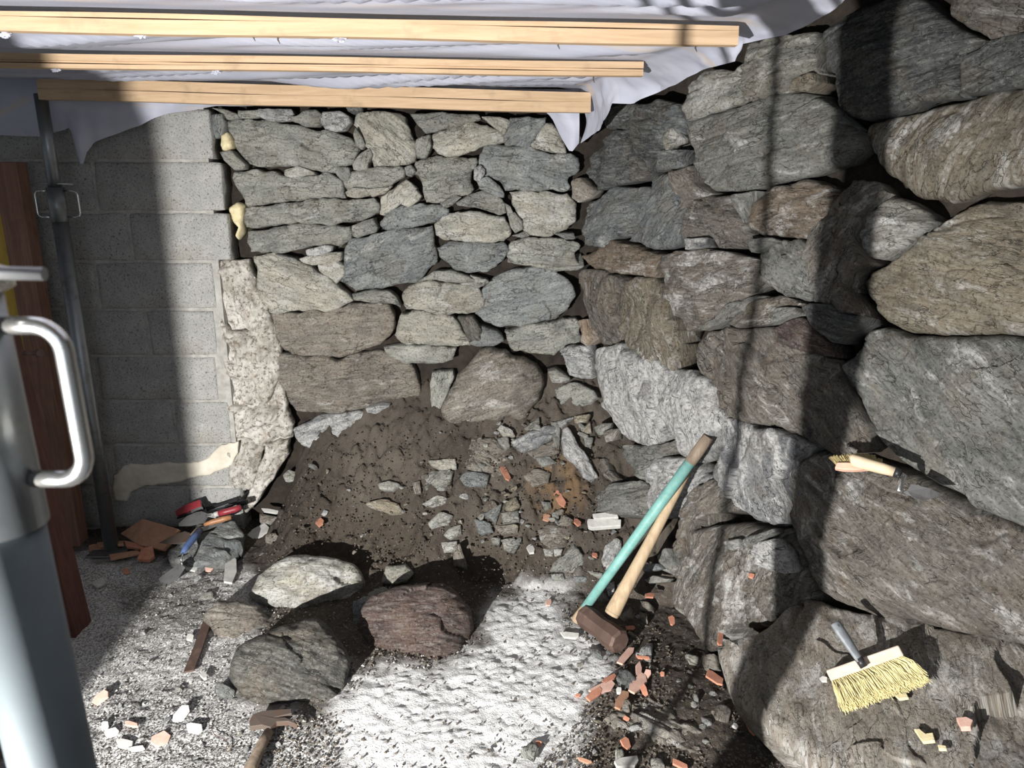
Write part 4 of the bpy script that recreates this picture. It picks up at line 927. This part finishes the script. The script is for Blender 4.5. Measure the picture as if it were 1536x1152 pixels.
shard(147, 762 + 60, 30, 8, -5, 'brick splinter near the foot of the pale brown post', 'terradull')

# ================================================================ TIMBER AND CEILING
BAT = []
def batten(label, yw, zw, ends, strips):
    """a batten hung across the ceiling; strips = (dy, dz, depth, height)"""
    b = empty('ceiling_batten'); tag(b, label, 'batten')
    (x0, x1) = ends
    for (dy, dz, d, h) in strips:
        L = x1 - x0; nseg = 60; V = []
        for i in range(nseg + 1):
            t = i / nseg; wob = .003 * math.sin(t * 9 + dz * 300); sl = -.0 * t
            for (a, c) in ((0, 0), (d, 0), (d, h), (0, h)):
                V.append((x0 + t * L, yw + dy + a + wob - .035 * 0, zw + dz + c + sl + wob * .6))
        F = [(i * 4 + k, i * 4 + (k + 1) % 4, i * 4 + 4 + (k + 1) % 4, i * 4 + 4 + k) for i in range(nseg) for k in range(4)]
        F += [(0, 1, 2, 3)[::-1], tuple(nseg * 4 + k for k in range(4))]
        o = mk('lath', V, F, M['pine'], b, smooth=False)
    return b
# heights follow the slight fall of the ceiling
def batten_px(label, y, lft, rgt, strips):
    A = at_y(lft[0], lft[1], y); B = at_y(rgt[0], rgt[1], y)
    b = empty('ceiling_batten'); tag(b, label, 'batten')
    for (dy, dz, d, h) in strips:
        nseg = 60; V = []
        for i in range(nseg + 1):
            t = i / nseg; w_ = .0018 * math.sin(t * 13 + dz * 300)
            p = A + (B - A) * t
            for (a, c) in ((0, 0), (d, 0), (d, h), (0, h)): V.append((p[0], y + dy + a + w_, p[2] + dz + c + w_))
        F = [(i * 4 + k, i * 4 + (k + 1) % 4, i * 4 + 4 + (k + 1) % 4, i * 4 + 4 + k) for i in range(nseg) for k in range(4)]
        F += [(0, 1, 2, 3)[::-1], tuple(nseg * 4 + k for k in range(4))]
        mk('lath', V, F, M['pine'], b, smooth=False)
    return b
B1 = batten_px('nearest pine ceiling batten, the longest of the three', 1.8, (-330, 39), (1107, 68), [(0, 0, .026, .030), (.003, .031, .026, .010)])
B2 = batten_px('middle pine ceiling batten, made of thin laths', 2.35, (-330, 95), (965, 114), [(0, 0, .03, .012), (.005, .013, .026, .007), (0, .021, .03, .018)])
B3 = batten_px('farthest pine ceiling batten, against the back wall, two strips', 2.9, (58, 149), (886, 169), [(0, 0, .03, .036), (.005, .038, .034, .034)])
# nails with wads of torn membrane under the battens
for (px, py, y, big, lab) in ((3, 52, 1.8, 1, 'far left'), (208, 52, 1.8, 1, 'second from left'), (380, 56, 1.8, 0, 'third from left'), (417, 60, 1.8, 0, 'fourth from left'), (505, 58, 1.8, 1, 'wide white one'), (837, 68, 1.8, 0, 'right of middle'), (1043, 72, 1.8, 0, 'near right end'),
                         (80, 104, 2.35, 1, ''), (322, 108, 2.35, 1, ''), (890, 120, 2.35, 0, '')):
    r = empty('nail'); where = {1.8: 'nearest', 2.35: 'middle'}[y]
    P = at_y(px, py, y + .02)
    tag(r, ('nail with a torn white wad under the ' if big else 'bent nail point under the ') + where + ' batten, ' + (lab or ('left end' if px < 200 else 'left of centre' if px < 500 else 'right end')), 'nail')
    tube('shank', [P + [0, 0, .018], P, P + [.004, 0, -.008]], [.0025, .002, .0008], M['rust'], r, 8)
    if big:
        rs = np.random.RandomState(px); bm = bmesh.new(); bmesh.ops.create_icosphere(bm, subdivisions=3, radius=1)
        for v in bm.verts:
            k = 1 + .5 * float(fbm(np.array([v.co]) * 2.2, px, 3)[0]); v.co = Vector((v.co.x * .013 * k, v.co.y * .006 * k, v.co.z * .006 * k))
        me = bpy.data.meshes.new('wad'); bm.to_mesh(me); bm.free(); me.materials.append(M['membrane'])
        o = bpy.data.objects.new('wad', me); COL.objects.link(o); o.location = P + [.006, -.002, -.001]; o.parent = r

# membrane: sagging sheet above the battens with hanging edges
ZM = 1.883
def zm(X): return ZM + .02 * (.4 - X)
def edge_px(Y):
    Ys = [.6, 1.2, 1.55, 1.7, 1.85, 2.0, 2.2, 2.35, 2.5, 2.6, 2.7, 2.8, 2.92, 3.02]
    X = [1500, 1300, 1222, 1160, 1104, 1062, 1010, 965, 940, 925, 905, 892, 875, 868]
    return np.interp(Y, Ys, X)
def low_px(Y):
    Ys = [.6, 1.2, 1.55, 1.62, 1.7, 1.78, 1.85, 1.9, 1.98, 2.08, 2.2, 2.35, 2.5, 2.56, 2.60, 2.66, 2.72, 2.8, 2.86, 2.92, 3.02]
    X = [1600, 1320, 1262, 1243, 1204, 1173, 1149, 1114, 1102, 1076, 1052, 1016, 989, 956, 948, 920, 910, 905, 898, 890, 870]
    Yp = [-400, -80, 4, 20, 41, 53, 58, 66, 92, 99, 105, 125, 137, 150, 156, 155, 176, 185, 196, 200, 215]
    return np.interp(Y, Ys, X), np.interp(Y, Ys, Yp)
def xe(Y):
    r = (ZM - CH) / Y; v = (r * cp + sp) / (cp - r * sp); t = Y / (cp + v * sp)
    return (edge_px(Y) - 768) / FPX * t
Y0, Y1 = .5, 3.02
def fold(X, Y):
    f = .016 * fbm(np.stack([X * 1.1 + Y * .6, Y * 6.5 + X * 1.6], 1), 61, 2, .5) + .024 * np.abs(fbm(np.stack([X * .9, Y * 13 + X * 3.6], 1), 62, 2, .45))
    # pulled taut where the battens hold it
    p = np.minimum(np.minimum(np.abs(Y - 1.83), np.abs(Y - 2.38)), np.abs(Y - 2.93)); k = sstep(.03, .15, p)
    return -.018 * k + f * (.04 + .96 * k) * 1.5
def mem():
    nu, nv = 260, 190; u, v = np.meshgrid(np.linspace(0, 1, nu), np.linspace(0, 1, nv), indexing='ij'); u, v = u.ravel(), v.ravel()
    Y = Y0 + (Y1 - Y0) * v; X = -2.9 + (xe(Y) + 2.9) * u
    main = np.stack([X, Y, zm(X) + fold(X, Y) * sstep(1, .97, u) ], 1)
    # right-hand hanging edge
    nr = 14; s, v2 = np.meshgrid(np.linspace(0, 1, nr), np.linspace(0, 1, nv), indexing='ij'); s, v2 = s.ravel(), v2.ravel()
    Y = Y0 + (Y1 - Y0) * v2; a = np.stack([xe(Y), Y, zm(xe(Y))], 1); lx, ly = low_px(Y); b = at_y(lx, ly, Y + .03)
    fl = a + (b - a) * s[:, None]; nn = fbm(np.stack([Y * 14, s * 1.2], 1), 63, 3) * .014 * np.sin(s * math.pi * .9) ; fl[:, 0] += nn + .012 * np.sin(s * 3.1); fl[:, 2] += .006 * nn
    # back hanging edge
    nb = 16; u3, s3 = np.meshgrid(np.linspace(0, 1, nu), np.linspace(0, 1, nb), indexing='ij'); u3, s3 = u3.ravel(), s3.ravel()
    X = -2.9 + (xe(np.array([Y1]))[0] + 2.9) * u3; a = np.stack([X, np.full(len(X), Y1), zm(X)], 1); pa, _ = project(a)
    lowy = np.interp(pa, [-400, 0, 60, 95, 104, 113, 120, 124, 130, 140, 190, 250, 325, 400, 815, 828, 842, 856, 868], [203, 203, 205, 195, 190, 222, 246, 249, 228, 214, 195, 173, 159, 158, 164, 176, 206, 230, 215])
    b = at_y(pa, lowy, 3.06); bl = a + (b - a) * s3[:, None]
    bl[:, 1] -= .03 * np.sin(s3 * math.pi) + .022 * s3 * fbm(np.stack([X * 7, s3], 1), 64, 3)
    return (main, nu, nv), (fl, nr, nv), (bl, nu, nb)
def grid_faces(nu, nv, base=0):
    idx = np.arange(nu * nv).reshape(nu, nv) + base
    return np.stack([idx[:-1, :-1].ravel(), idx[1:, :-1].ravel(), idx[1:, 1:].ravel(), idx[:-1, 1:].ravel()], 1)
V, F = [], []; base = 0
for (P, a, b) in mem():
    V.append(P); F.append(grid_faces(a, b, base)); base += len(P)
V = np.concatenate(V); F = np.concatenate(F)
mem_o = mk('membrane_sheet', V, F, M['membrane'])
bm = bmesh.new(); bm.from_mesh(mem_o.data); bmesh.ops.remove_doubles(bm, verts=bm.verts[:], dist=.0006); bm.to_mesh(mem_o.data); bm.free()
tag(mem_o, 'white sagging membrane sheet stapled over the ceiling battens', 'membrane')

# timber at the left
post = empty('timber_post'); tag(post, 'dull pinkish-brown timber post standing at the block wall', 'post')
def leaning_box(name, base, top, w_, d_, mat, parent, n=14):
    base, top = np.array(base, float), np.array(top, float); V = []
    for i in range(n + 1):
        p = base + (top - base) * i / n
        for (a, c) in ((-1, -1), (1, -1), (1, 1), (-1, 1)): V.append(p + np.array([a * w_ / 2, c * d_ / 2, 0]))
    F = [(i * 4 + k, i * 4 + (k + 1) % 4, i * 4 + 4 + (k + 1) % 4, i * 4 + 4 + k) for i in range(n) for k in range(4)] + [(3, 2, 1, 0), tuple(n * 4 + k for k in range(4))]
    o = mk(name, V, F, mat, parent, smooth=False)
    m = o.modifiers.new('bevel', 'BEVEL'); m.width = .003; m.segments = 2; m.limit_method = 'ANGLE'
    return o
pb = at_z(118, 808, 0)
leaning_box('timber', (pb[0] - .005, 3.02, -.02), (pb[0] - .02, 3.02, 1.62), .095, .07, M['postwood'], post)
tri = empty('timber_trestle'); tag(tri, 'red-brown timber leg with a bolt behind the nearest steel prop', 'trestle')
fb = at_z(99, 958, 0)
leaning_box('timber', (fb[0] - .018, 2.28, -.01), (fb[0] - .12, 2.28, 1.10), .05, .05, M['redwood'], tri)
leaning_box('timber', (fb[0] + .012, 2.34, -.01), (fb[0] - .086, 2.36, 1.06), .030, .10, M['postwood'] if False else M['redwood'], tri)
bp = at_y(40, 532, 2.22); tube('bolt', [bp + [-.02, .02, 0], bp + [.035, -.0, .004]], [.007, .007], M['iron'], tri, 10); tube('bolt_head', [bp + [.033, 0, .004], bp + [.045, 0, .005]], [.014, .014], M['iron'], tri, 6)
yl = empty('shuttering_panel'); tag(yl, 'yellow three-ply shuttering panel standing behind the timber post at far left', 'panel')
for i in range(3): leaning_box('panel_board', (pb[0] - .12 - .11 * i, 3.06, -.01), (pb[0] - .135 - .11 * i, 3.06, 1.42), .107, .027, M['yellow'], yl)

# ================================================================ STEEL PROPS
def rounded_loop(c, out, up, w_, h_, r):
    """U handle path from the sleeve outwards"""
    pts = []
    def arc(cx, cz, a0, a1):
        for i in range(7):
            a = a0 + (a1 - a0) * i / 6; pts.append(c + out * (cx + r * math.cos(a)) + up * (cz + r * math.sin(a)))
    pts.append(c + up * (h_ / 2)); arc(w_ - r, h_ / 2 - r, math.pi / 2, 0); arc(w_ - r, -h_ / 2 + r, 0, -math.pi / 2); pts.append(c - up * (h_ / 2))
    return pts
def prop(label, x, y, zsl0, zsl1, ztop, hz, hw, hh, tilt=(0, 0), nutz=None, r_out=.029, wire=.0035, tm='tube'):
    p = empty('steel_prop'); tag(p, label, 'steel prop', 'adjustable steel props')
    def at(z): return np.array([x + tilt[0] * z, y + tilt[1] * z, z])
    tube('outer_tube', [at(.01), at(zsl0 + .01)], r_out, M[tm], p, 40)
    tube('sleeve', [at(zsl0), at(zsl1)], [r_out + .003] * 2, M['zinc'], p, 40)
    if nutz: tube('collar_nut', [at(nutz - .004), at(nutz), at(nutz + .012), at(nutz + .016)], [r_out + .003, r_out + .011, r_out + .011, r_out], M['zincb'], p, 40)
    tube('inner_tube', [at(zsl1 - .01), at(ztop)], r_out - .006, M['zinc'], p, 32)
    for s in (-1, 1):
        o = np.array([s * 1.0, 0, 0]); up = np.array([tilt[0], tilt[1], 1.])
        path = rounded_loop(at(hz) + o * (r_out + .003), o, up, hw, hh, .018)
        h = tube('handle', path, wire, M['zincb'], p, 14)
    pin = at(zsl1 + .012); tube('pin', [pin + [-.055, -.01, .003], pin + [.075, -.01, 0]], .0045, M['steel'], p, 10)
    o = box('base_plate', (x - .075, y - .075, .004), (x + .075, y + .075, .012), M['zinc'], p, .002)
    return p
fx = at_z(163, 806, 0)
fy = 2.93
def xcol(px, py, y): return at_y(px, py, y)[0]
xb = xcol(161, 780, fy); xt = xcol(84, 290, fy)
zb = at_y(161, 780, fy)[2]; zt = at_y(84, 290, fy)[2]; k = (xt - xb) / (zt - zb)
prop('slim far steel prop standing on a base plate by the block wall', xb - k * zb, fy, at_y(90, 333, fy)[2], at_y(90, 281, fy)[2], 1.86, at_y(90, 306, fy)[2], .05, .098, (k, 0), wire=.0036, tm='zinc')
prop('nearest steel prop, huge and blurred at the left edge', -.332, .5, 1.263, 1.437, 1.86, 1.357, .040, .112, tilt=(-.035, 0), nutz=1.437, wire=.0062)
# weld bead at the lower handle joint
# added out of view: rod throws a narrow shadow, board shades the left corner
rod = tube('shadow_rod', [(-.536 + .02, .44, 0), (-.536, .44, 1.9)], .005, M['steel']); tag(rod, 'unseen thin rod added left of the view to cast a narrow shadow', 'rod')
shp = box('shade_board', (-1.95, .06, 0), (-1.165, .085, 1.3), M['yellow'], bev=.002); tag(shp, 'unseen upright board added left of the view to shade the left corner', 'board')

# ================================================================ TOOLS
# sledgehammer with teal handle
hm = empty('sledgehammer'); tag(hm, 'sledgehammer with a worn teal handle leaning on the right wall', 'sledgehammer')
tip = hit(1063, 655) ; tip = tip + (CAM - tip) / np.linalg.norm(CAM - tip) * .03
bot = at_z(876, 914, .055)
d = tip - bot; d /= np.linalg.norm(d)
path = [bot + (tip - bot) * t for t in (0, .3, .6, .86)]; tube('handle', path, [.0165, .0175, .019, .0195], M['teal'], hm, 20)
tube('handle_end', [bot + (tip - bot) * .86, bot + (tip - bot) * .93, tip], [.0196, .0205, .019], M['oldwood'], hm, 20)
h0 = at_z(878, 924, .045); h1 = at_z(925, 960, .045)
hd = h1 - h0; hd /= np.linalg.norm(hd); hc = (h0 + h1) / 2
tube('handle_butt', [bot + d * .01, bot - d * .055], [.0165, .019], M['ash'], hm, 16)
o = tube('head', [h0 - hd * .012, h0 - hd * .004, h0 + hd * .035, hc - hd * .01, hc + hd * .01, h1 - hd * .035, h1 + hd * .012, h1 + hd * .02], [.032, .040, .042, .038, .038, .043, .043, .035], M['iron'], hm, 8)
for p in o.data.polygons: p.use_smooth = False
# loose wooden handle
wh_ = empty('wooden_handle'); tag(wh_, 'bare wooden tool handle with a thick butt, leaning beside the teal handle', 'tool handle')
b2 = at_z(917, 922, .10); t2 = hit(1040, 690); t2 = t2 + (CAM - t2) / np.linalg.norm(CAM - t2) * .015
tube('shaft', [b2 + (t2 - b2) * t for t in (.02, .2, .45, .7, 1)], [.027, .023, .0195, .016, .014], M['ash'], wh_, 22)
tube('butt', [b2 - (t2 - b2) * .0, b2 + (t2 - b2) * .02], [.0245, .027], M['ash'], wh_, 22)

# small hammer at the bottom edge
sh = empty('mason_hammer'); tag(sh, 'rusty mason hammer lying on the dust at the bottom edge', 'hammer')
def Yp(x, y, z=.02): q = crop('Y', f'{x},{y}')[0]; return at_z(q[0], q[1], z)
e0, e1, e2 = Yp(612, 880), Yp(740, 850), Yp(905, 815)
P3 = [Yp(612, 850, .03), Yp(665, 790, .035), Yp(905, 775, .03), Yp(908, 805, .03), Yp(700, 815, .035), Yp(790, 840, .035), Yp(945, 870, .03), Yp(945, 890, .03), Yp(860, 855, .03), Yp(790, 870, .03), Yp(740, 905, .03), Yp(700, 885, .03), Yp(620, 898, .03)]
cap = [Yp(614, 862, .03), Yp(640, 812, .032), Yp(700, 790, .032), Yp(905, 775, .03), Yp(908, 808, .03), Yp(790, 835, .03), Yp(860, 835, .03), Yp(925, 862, .03), Yp(945, 890, .028), Yp(880, 862, .03), Yp(800, 868, .03), Yp(760, 905, .03), Yp(700, 888, .03), Yp(620, 900, .028)]
o = plate('head', cap, .016, M['rust'], sh, .0015)
tube('handle', [Yp(745, 905, .03), Yp(700, 985, .03), Yp(655, 1085, .028), Yp(620, 1160, .028), Yp(590, 1230, .028)], [.013, .0145, .0155, .018, .018], M['oldwood'], sh, 14)
# flat iron bar
ib = plate('iron_bar', [Yp(300, 140, .012), Yp(345, 180, .012), Yp(290, 345, .012), Yp(235, 490, .012), Yp(160, 505, .012), Yp(215, 370, .012)], .006, M['iron'], None, .001); tag(ib, 'short flat rusty iron bar left of the grey front boulder', 'iron bar')
wv_ = tube('wire', [Yp(365, 850, .012), Yp(355, 890, .014), Yp(375, 925, .014), Yp(425, 948, .012), Yp(458, 960, .012), Yp(460, 1015, .012)], .0011, M['iron'], None, 6); tag(wv_, 'curled thin wire on the floor left of the mason hammer', 'wire')
twig = tube('twig', [Yp(462, 1035, .012), Yp(490, 1000, .016), Yp(515, 968, .012)], [.002, .0016, .001], M['oldwood'], None, 6); tag(twig, 'short dark twig beside the curled wire', 'twig')

# trowels on the slate
def zt_(py): return float(np.interp(py, [745, 790, 842, 880], [.19, .115, .075, .02]))
def Tp(x, y, dz=0.0):
    q = crop('T', f'{x},{y}')[0]; return at_z(q[0], q[1], zt_(q[1]) + dz)
def Tpoly(s, dz=0.0): return [Tp(*[float(k) for k in p.split(',')], dz) for p in s.split()]
t1 = empty('trowel'); tag(t1, 'pointing trowel with a worn blue handle, blade on the grit', 'trowel', 'trowels on the slate slab')
plate('blade', Tpoly('400,970 520,880 640,795 685,850 610,960 510,1025 430,1000', .004), .0016, M['steel'], t1)
tube('tang', [Tp(650, 830, .006), Tp(640, 760, .028), Tp(655, 700, .03)], [.004, .0045, .005], M['zincb'], t1, 10)
tube('handle', [Tp(655, 695, .03), Tp(690, 640, .03), Tp(770, 540, .03), Tp(825, 465, .028)], [.008, .013, .0145, .014], M['blue'], t1, 16)
tube('end_cap', [Tp(822, 470, .028), Tp(838, 448, .028)], [.0145, .012], M['blackp'], t1, 16)
t2_ = empty('trowel'); tag(t2_, 'rusty leaf trowel with an orange wooden handle, in the middle of the trowels', 'trowel', 'trowels on the slate slab')
plate('blade', Tpoly('410,590 500,540 600,495 680,470 735,490 735,530 700,580 600,600 500,602', .012), .0016, M['rust'], t2_)
tube('tang', [Tp(735, 510, .014), Tp(800, 440, .026), Tp(880, 400, .026)], .004, M['rust'], t2_, 10)
tube('handle', [Tp(880, 400, .026), Tp(960, 372, .026), Tp(1080, 340, .026), Tp(1165, 318, .026)], [.007, .011, .012, .010], M['orange'], t2_, 16)
t4 = empty('trowel'); tag(t4, 'narrow grey leaf blade lying under the orange handle', 'trowel', 'trowels on the slate slab')
plate('blade', Tpoly('800,450 900,400 1070,345 1105,362 1000,420 880,465', .004), .0016, M['steel'], t4)
t3 = empty('trowel'); tag(t3, 'leaf trowel with a glossy red handle against the block wall', 'trowel', 'trowels on the slate slab')
plate('blade', Tpoly('612,392 700,312 790,272 855,260 905,278 920,325 885,378 800,400 730,412 620,416', .012), .0018, M['steel'], t3)
tube('tang', [Tp(905, 300, .016), Tp(950, 298, .026), Tp(1000, 290, .026)], .0042, M['steel'], t3, 10)
tube('ferrule', [Tp(985, 292, .026), Tp(1030, 282, .026)], [.009, .012], M['lime'], t3, 14)
tube('handle', [Tp(1030, 282, .026), Tp(1110, 262, .026), Tp(1200, 238, .026), Tp(1268, 214, .026)], [.012, .0135, .014, .012], M['red'], t3, 16)
fl = empty('rubbing_float'); tag(fl, 'worn red rubbing float with a grey edge leaning on the block wall', 'float')
plate('red_block', [at_y(*crop('T', f'{a},{b}')[0], c) for a, b, c in ((592, 262, 3.06), (700, 195, 3.07), (850, 143, 3.08), (865, 212, 3.06), (745, 262, 3.05), (608, 316, 3.04))], .014, M['red'], fl, .002)
plate('grey_edge', [at_y(*crop('T', f'{a},{b}')[0], c) for a, b, c in ((755, 258, 3.05), (868, 212, 3.05), (875, 245, 3.04), (765, 282, 3.04))], .012, M['steel'], fl, .001)
plate('black_backing', [at_y(*crop('T', f'{a},{b}')[0], c) for a, b, c in ((850, 143, 3.10), (905, 225, 3.10), (870, 262, 3.08), (600, 340, 3.07), (608, 316, 3.07))], .010, M['blackp'], fl, .001)
bt = empty('bucket_trowel'); tag(bt, 'black square trowel with a black handle behind the red handle', 'trowel')
plate('blade', [at_y(*crop('T', f'{a},{b}')[0], c) for a, b, c in ((895, 215, 3.09), (990, 198, 3.09), (1218, 120, 3.10), (1240, 182, 3.08), (1100, 240, 3.07), (915, 262, 3.07))], .002, M['blackp'], bt)
plate('steel_face', [at_y(*crop('T', f'{a},{b}')[0], c) for a, b, c in ((925, 255, 3.06), (1130, 178, 3.075), (1190, 186, 3.07), (1050, 240, 3.06))], .002, M['steel'], bt)
tube('handle', [at_y(*crop('T', '1235,180')[0], 3.08), at_y(*crop('T', '1330,160')[0], 3.08)], .012, M['blackp'], bt, 14)

# big distemper brush on the footing slab
SPL = np.array([at_z(1075, 965, .23), at_z(1536, 1000, .42), at_z(1330, 1152, .27)]); sn = np.cross(SPL[1] - SPL[0], SPL[2] - SPL[0]); sn /= np.linalg.norm(sn)
if sn[2] < 0: sn = -sn
def Zp(x, y, lift):
    q = crop('Z', f'{x},{y}')[0]; c = SPL[0] + sn * lift; R = rays(*q); return CAM + R * (((c - CAM) @ sn) / (R @ sn))
br = empty('wall_brush'); tag(br, 'wide yellow-bristled brush with a grey handle lying on the footing slab', 'brush')
A_, B_ = Zp(222, 665, .045), Zp(850, 445, .075); A2, B2_ = Zp(300, 705, .035), Zp(905, 515, .065)
blk = [Zp(222, 660, .05), Zp(850, 445, .08), Zp(905, 505, .07), Zp(885, 525, .066), Zp(300, 700, .036), Zp(320, 850, .022), Zp(285, 840, .022), Zp(240, 770, .03)]
V8 = []
ax = (B_ - A_); L8 = np.linalg.norm(ax); ax /= L8
bd = Zp(560, 900, .0) - Zp(520, 560, .06); bd -= ax * (bd @ ax); bd /= np.linalg.norm(bd); up8 = np.cross(ax, bd); up8 = up8 if up8[2] > 0 else -up8
W8 = .028; T8 = .040
corner = A_
bmv = []
for (a, b_, c) in ((0, 0, 0), (1, 0, 0), (1, 1, 0), (0, 1, 0), (0, 0, 1), (1, 0, 1), (1, 1, 1), (0, 1, 1)):
    bmv.append(corner + ax * a * L8 + bd * b_ * W8 - up8 * c * T8)
o = mk('wood_block', bmv, [(0, 1, 2, 3), (7, 6, 5, 4), (0, 4, 5, 1), (1, 5, 6, 2), (2, 6, 7, 3), (3, 7, 4, 0)], M['whitewood'], br, smooth=False)
m = o.modifiers.new('bevel', 'BEVEL'); m.width = .004; m.segments = 3
rs = np.random.RandomState(3); V, F = [], []
tipc = {0: Zp(400, 1040, .004), 1: Zp(1110, 790, .012)}
for i in range(3200):
    a = rs.uniform(.02, .98); c = rs.uniform(.03, .95)
    a = (math.floor(a * 22) + .5 + rs.uniform(-.36, .36)) / 22 if rs.rand() < .8 else a
    root = corner + ax * a * L8 + bd * (W8 - .002) - up8 * c * T8
    tipb = tipc[0] + (tipc[1] - tipc[0]) * (a * 1.03 - .015)
    tip_ = tipb + sn * (.028 * (1 - c) + rs.normal(0, .003)) + (tipb - root) * rs.normal(-.04, .04) + ax * rs.normal(0, .005)
    mid = (root + tip_) / 2 + sn * (.008 + rs.normal(0, .002)) + ax * rs.normal(0, .0025)
    r0 = .0009; k = len(V)
    s1 = np.cross(tip_ - root, sn); s1 /= np.linalg.norm(s1)
    for p, r in ((root, r0), (mid, r0 * 1.1), (tip_, r0 * .8)):
        V += [p + s1 * r, p - s1 * r * .5 + sn * r, p - s1 * r * .5 - sn * r]
    for q in (0, 3):
        for t in range(3): F.append((k + q + t, k + q + (t + 1) % 3, k + q + 3 + (t + 1) % 3, k + q + 3 + t))
o = mk('bristles', V, F, M['bristle'], br); o['kind'] = 'stuff'
hb, ht = Zp(495, 545, .075), Zp(300, 250, .14)
dirh = ht - hb
tube('handle', [hb - dirh * .12, hb, hb + dirh * .3, hb + dirh * .75, ht - dirh * .03, ht], [.011, .0125, .0145, .0165, .0155, .011], M['greyp'], br, 18, oval=.6)
tube('neck', [hb - dirh * .3, hb - dirh * .05], [.010, .0105], M['blackp'], br, 14)
hr = ht - dirh * .12; nrm8 = np.cross(dirh, ax); nrm8 /= np.linalg.norm(nrm8)
if nrm8 @ (CAM - hr) < 0: nrm8 = -nrm8
tube('hanging_hole', [hr + nrm8 * .0085, hr + nrm8 * .0108], [.0045, .0045], M['blackp'], br, 14)
wc = plate('white_chip', [Zp(170, 745, .01), Zp(200, 725, .012), Zp(238, 735, .012), Zp(235, 770, .01), Zp(190, 770, .01)], .005, M['lime']); wc.name = 'plaster_flake'; tag(wc, 'small white chip left of the yellow brush', 'plaster flake')
def on_slab(cr, poly, name, mat, label, cat, th=.008, lift=.006):
    Q = crop(cr, poly); c = SPL[0] + sn * lift; R = rays(Q[:, 0], Q[:, 1]); P = CAM + R * (((c - CAM) @ sn) / (R @ sn))[:, None]
    o = plate(name, P, th, M[mat], None, .001); tag(o, label, cat)
on_slab('R5', '1258,962 1300,958 1328,972 1318,1000 1278,1002', 'terracotta_shard', 'terrapale', 'reddish shard on the footing slab below the yellow brush', 'shard', .014)
on_slab('R5', '1082,1000 1105,1000 1130,1020 1160,1015 1170,1050 1120,1055', 'foam_scrap', 'foam', 'larger yellow foam scrap on the footing slab', 'foam scrap')
on_slab('R5', '1180,1065 1215,1070 1218,1085 1185,1083', 'foam_scrap', 'foam', 'tiny yellow foam scrap right of the larger one', 'foam scrap')
on_slab('R5', '1003,858 1050,850 1060,870 1020,875', 'foam_scrap', 'foam', 'yellow scrap just under the brush bristles', 'foam scrap')

# hand brush and trowel on the ledge of the right wall
led = hit(1310, 700); toc = (CAM - led) / np.linalg.norm(CAM - led)
ledn = toc * .8 + np.array([0, 0, .35]); ledn /= np.linalg.norm(ledn)
def Lp(x, y, lift):
    q = crop('L', f'{x},{y}')[0]; c = led + ledn * lift; R = rays(*q); return CAM + R * (((c - CAM) @ ledn) / (R @ ledn))
LL = .10
hb_ = empty('hand_brush'); tag(hb_, 'straw-bristled hand brush with a pink wood back, wedged under the grey boulder', 'brush')
plate('brush_back', [Lp(a, b, LL) for a, b in ((170, 350), (195, 285), (330, 285), (520, 320), (900, 350), (640, 355), (420, 372), (260, 368))], .02, M['pinkwood'], hb_, .002)
rs = np.random.RandomState(4); V, F = [], []
for i in range(900):
    a = rs.rand(); root = Lp(200 + 520 * a, 300 - 20 * math.sin(a * 3) - (0 if a < .3 else 30 * a), LL + .008 + rs.uniform(-.006, .01))
    tip_ = Lp(115 + 600 * a + rs.normal(0, 12), 165 + 60 * abs(a - .55) + rs.normal(0, 8) + (35 if a > .85 else 0), LL - .012 + rs.uniform(-.012, .01))
    s1 = np.cross(tip_ - root, ledn); s1 /= np.linalg.norm(s1); k = len(V); r0 = .0007
    for p in (root, tip_): V += [p + s1 * r0, p - s1 * r0 * .5 + ledn * r0, p - s1 * r0 * .5 - ledn * r0]
    for t in range(3): F.append((k + t, k + (t + 1) % 3, k + 3 + (t + 1) % 3, k + 3 + t))
o = mk('bristles', V, F, M['bristle2'], hb_); o['kind'] = 'stuff'
t5 = empty('trowel'); tag(t5, 'trowel with a pale wooden handle on the ledge of the right wall', 'trowel')
tube('handle', [Lp(x, y, LL + .035) for x, y in ((345, 235), (365, 232), (430, 248), (560, 285), (720, 328), (860, 368))], [.012, .0155, .0165, .0155, .0145, .0125], M['beech'], t5, 20)
tube('ferrule', [Lp(858, 367, LL + .035), Lp(930, 392, LL + .035)], [.013, .0115], M['blackp'], t5, 16)
tube('tang', [Lp(930, 392, LL + .03), Lp(975, 415, LL + .03), Lp(940, 450, LL + .03), Lp(915, 590, LL + .03), Lp(960, 600, LL + .03)], [.006, .006, .0085, .0085, .005], M['zincb'], t5, 12)
plate('blade', [Lp(a, b, LL + l) for a, b, l in ((930, 600, .03), (1000, 588, .03), (1050, 510, .03), (1260, 560, .02), (1420, 635, .01), (1270, 680, .02), (1175, 705, .028), (1050, 650, .03))], .0018, M['steel'], t5)
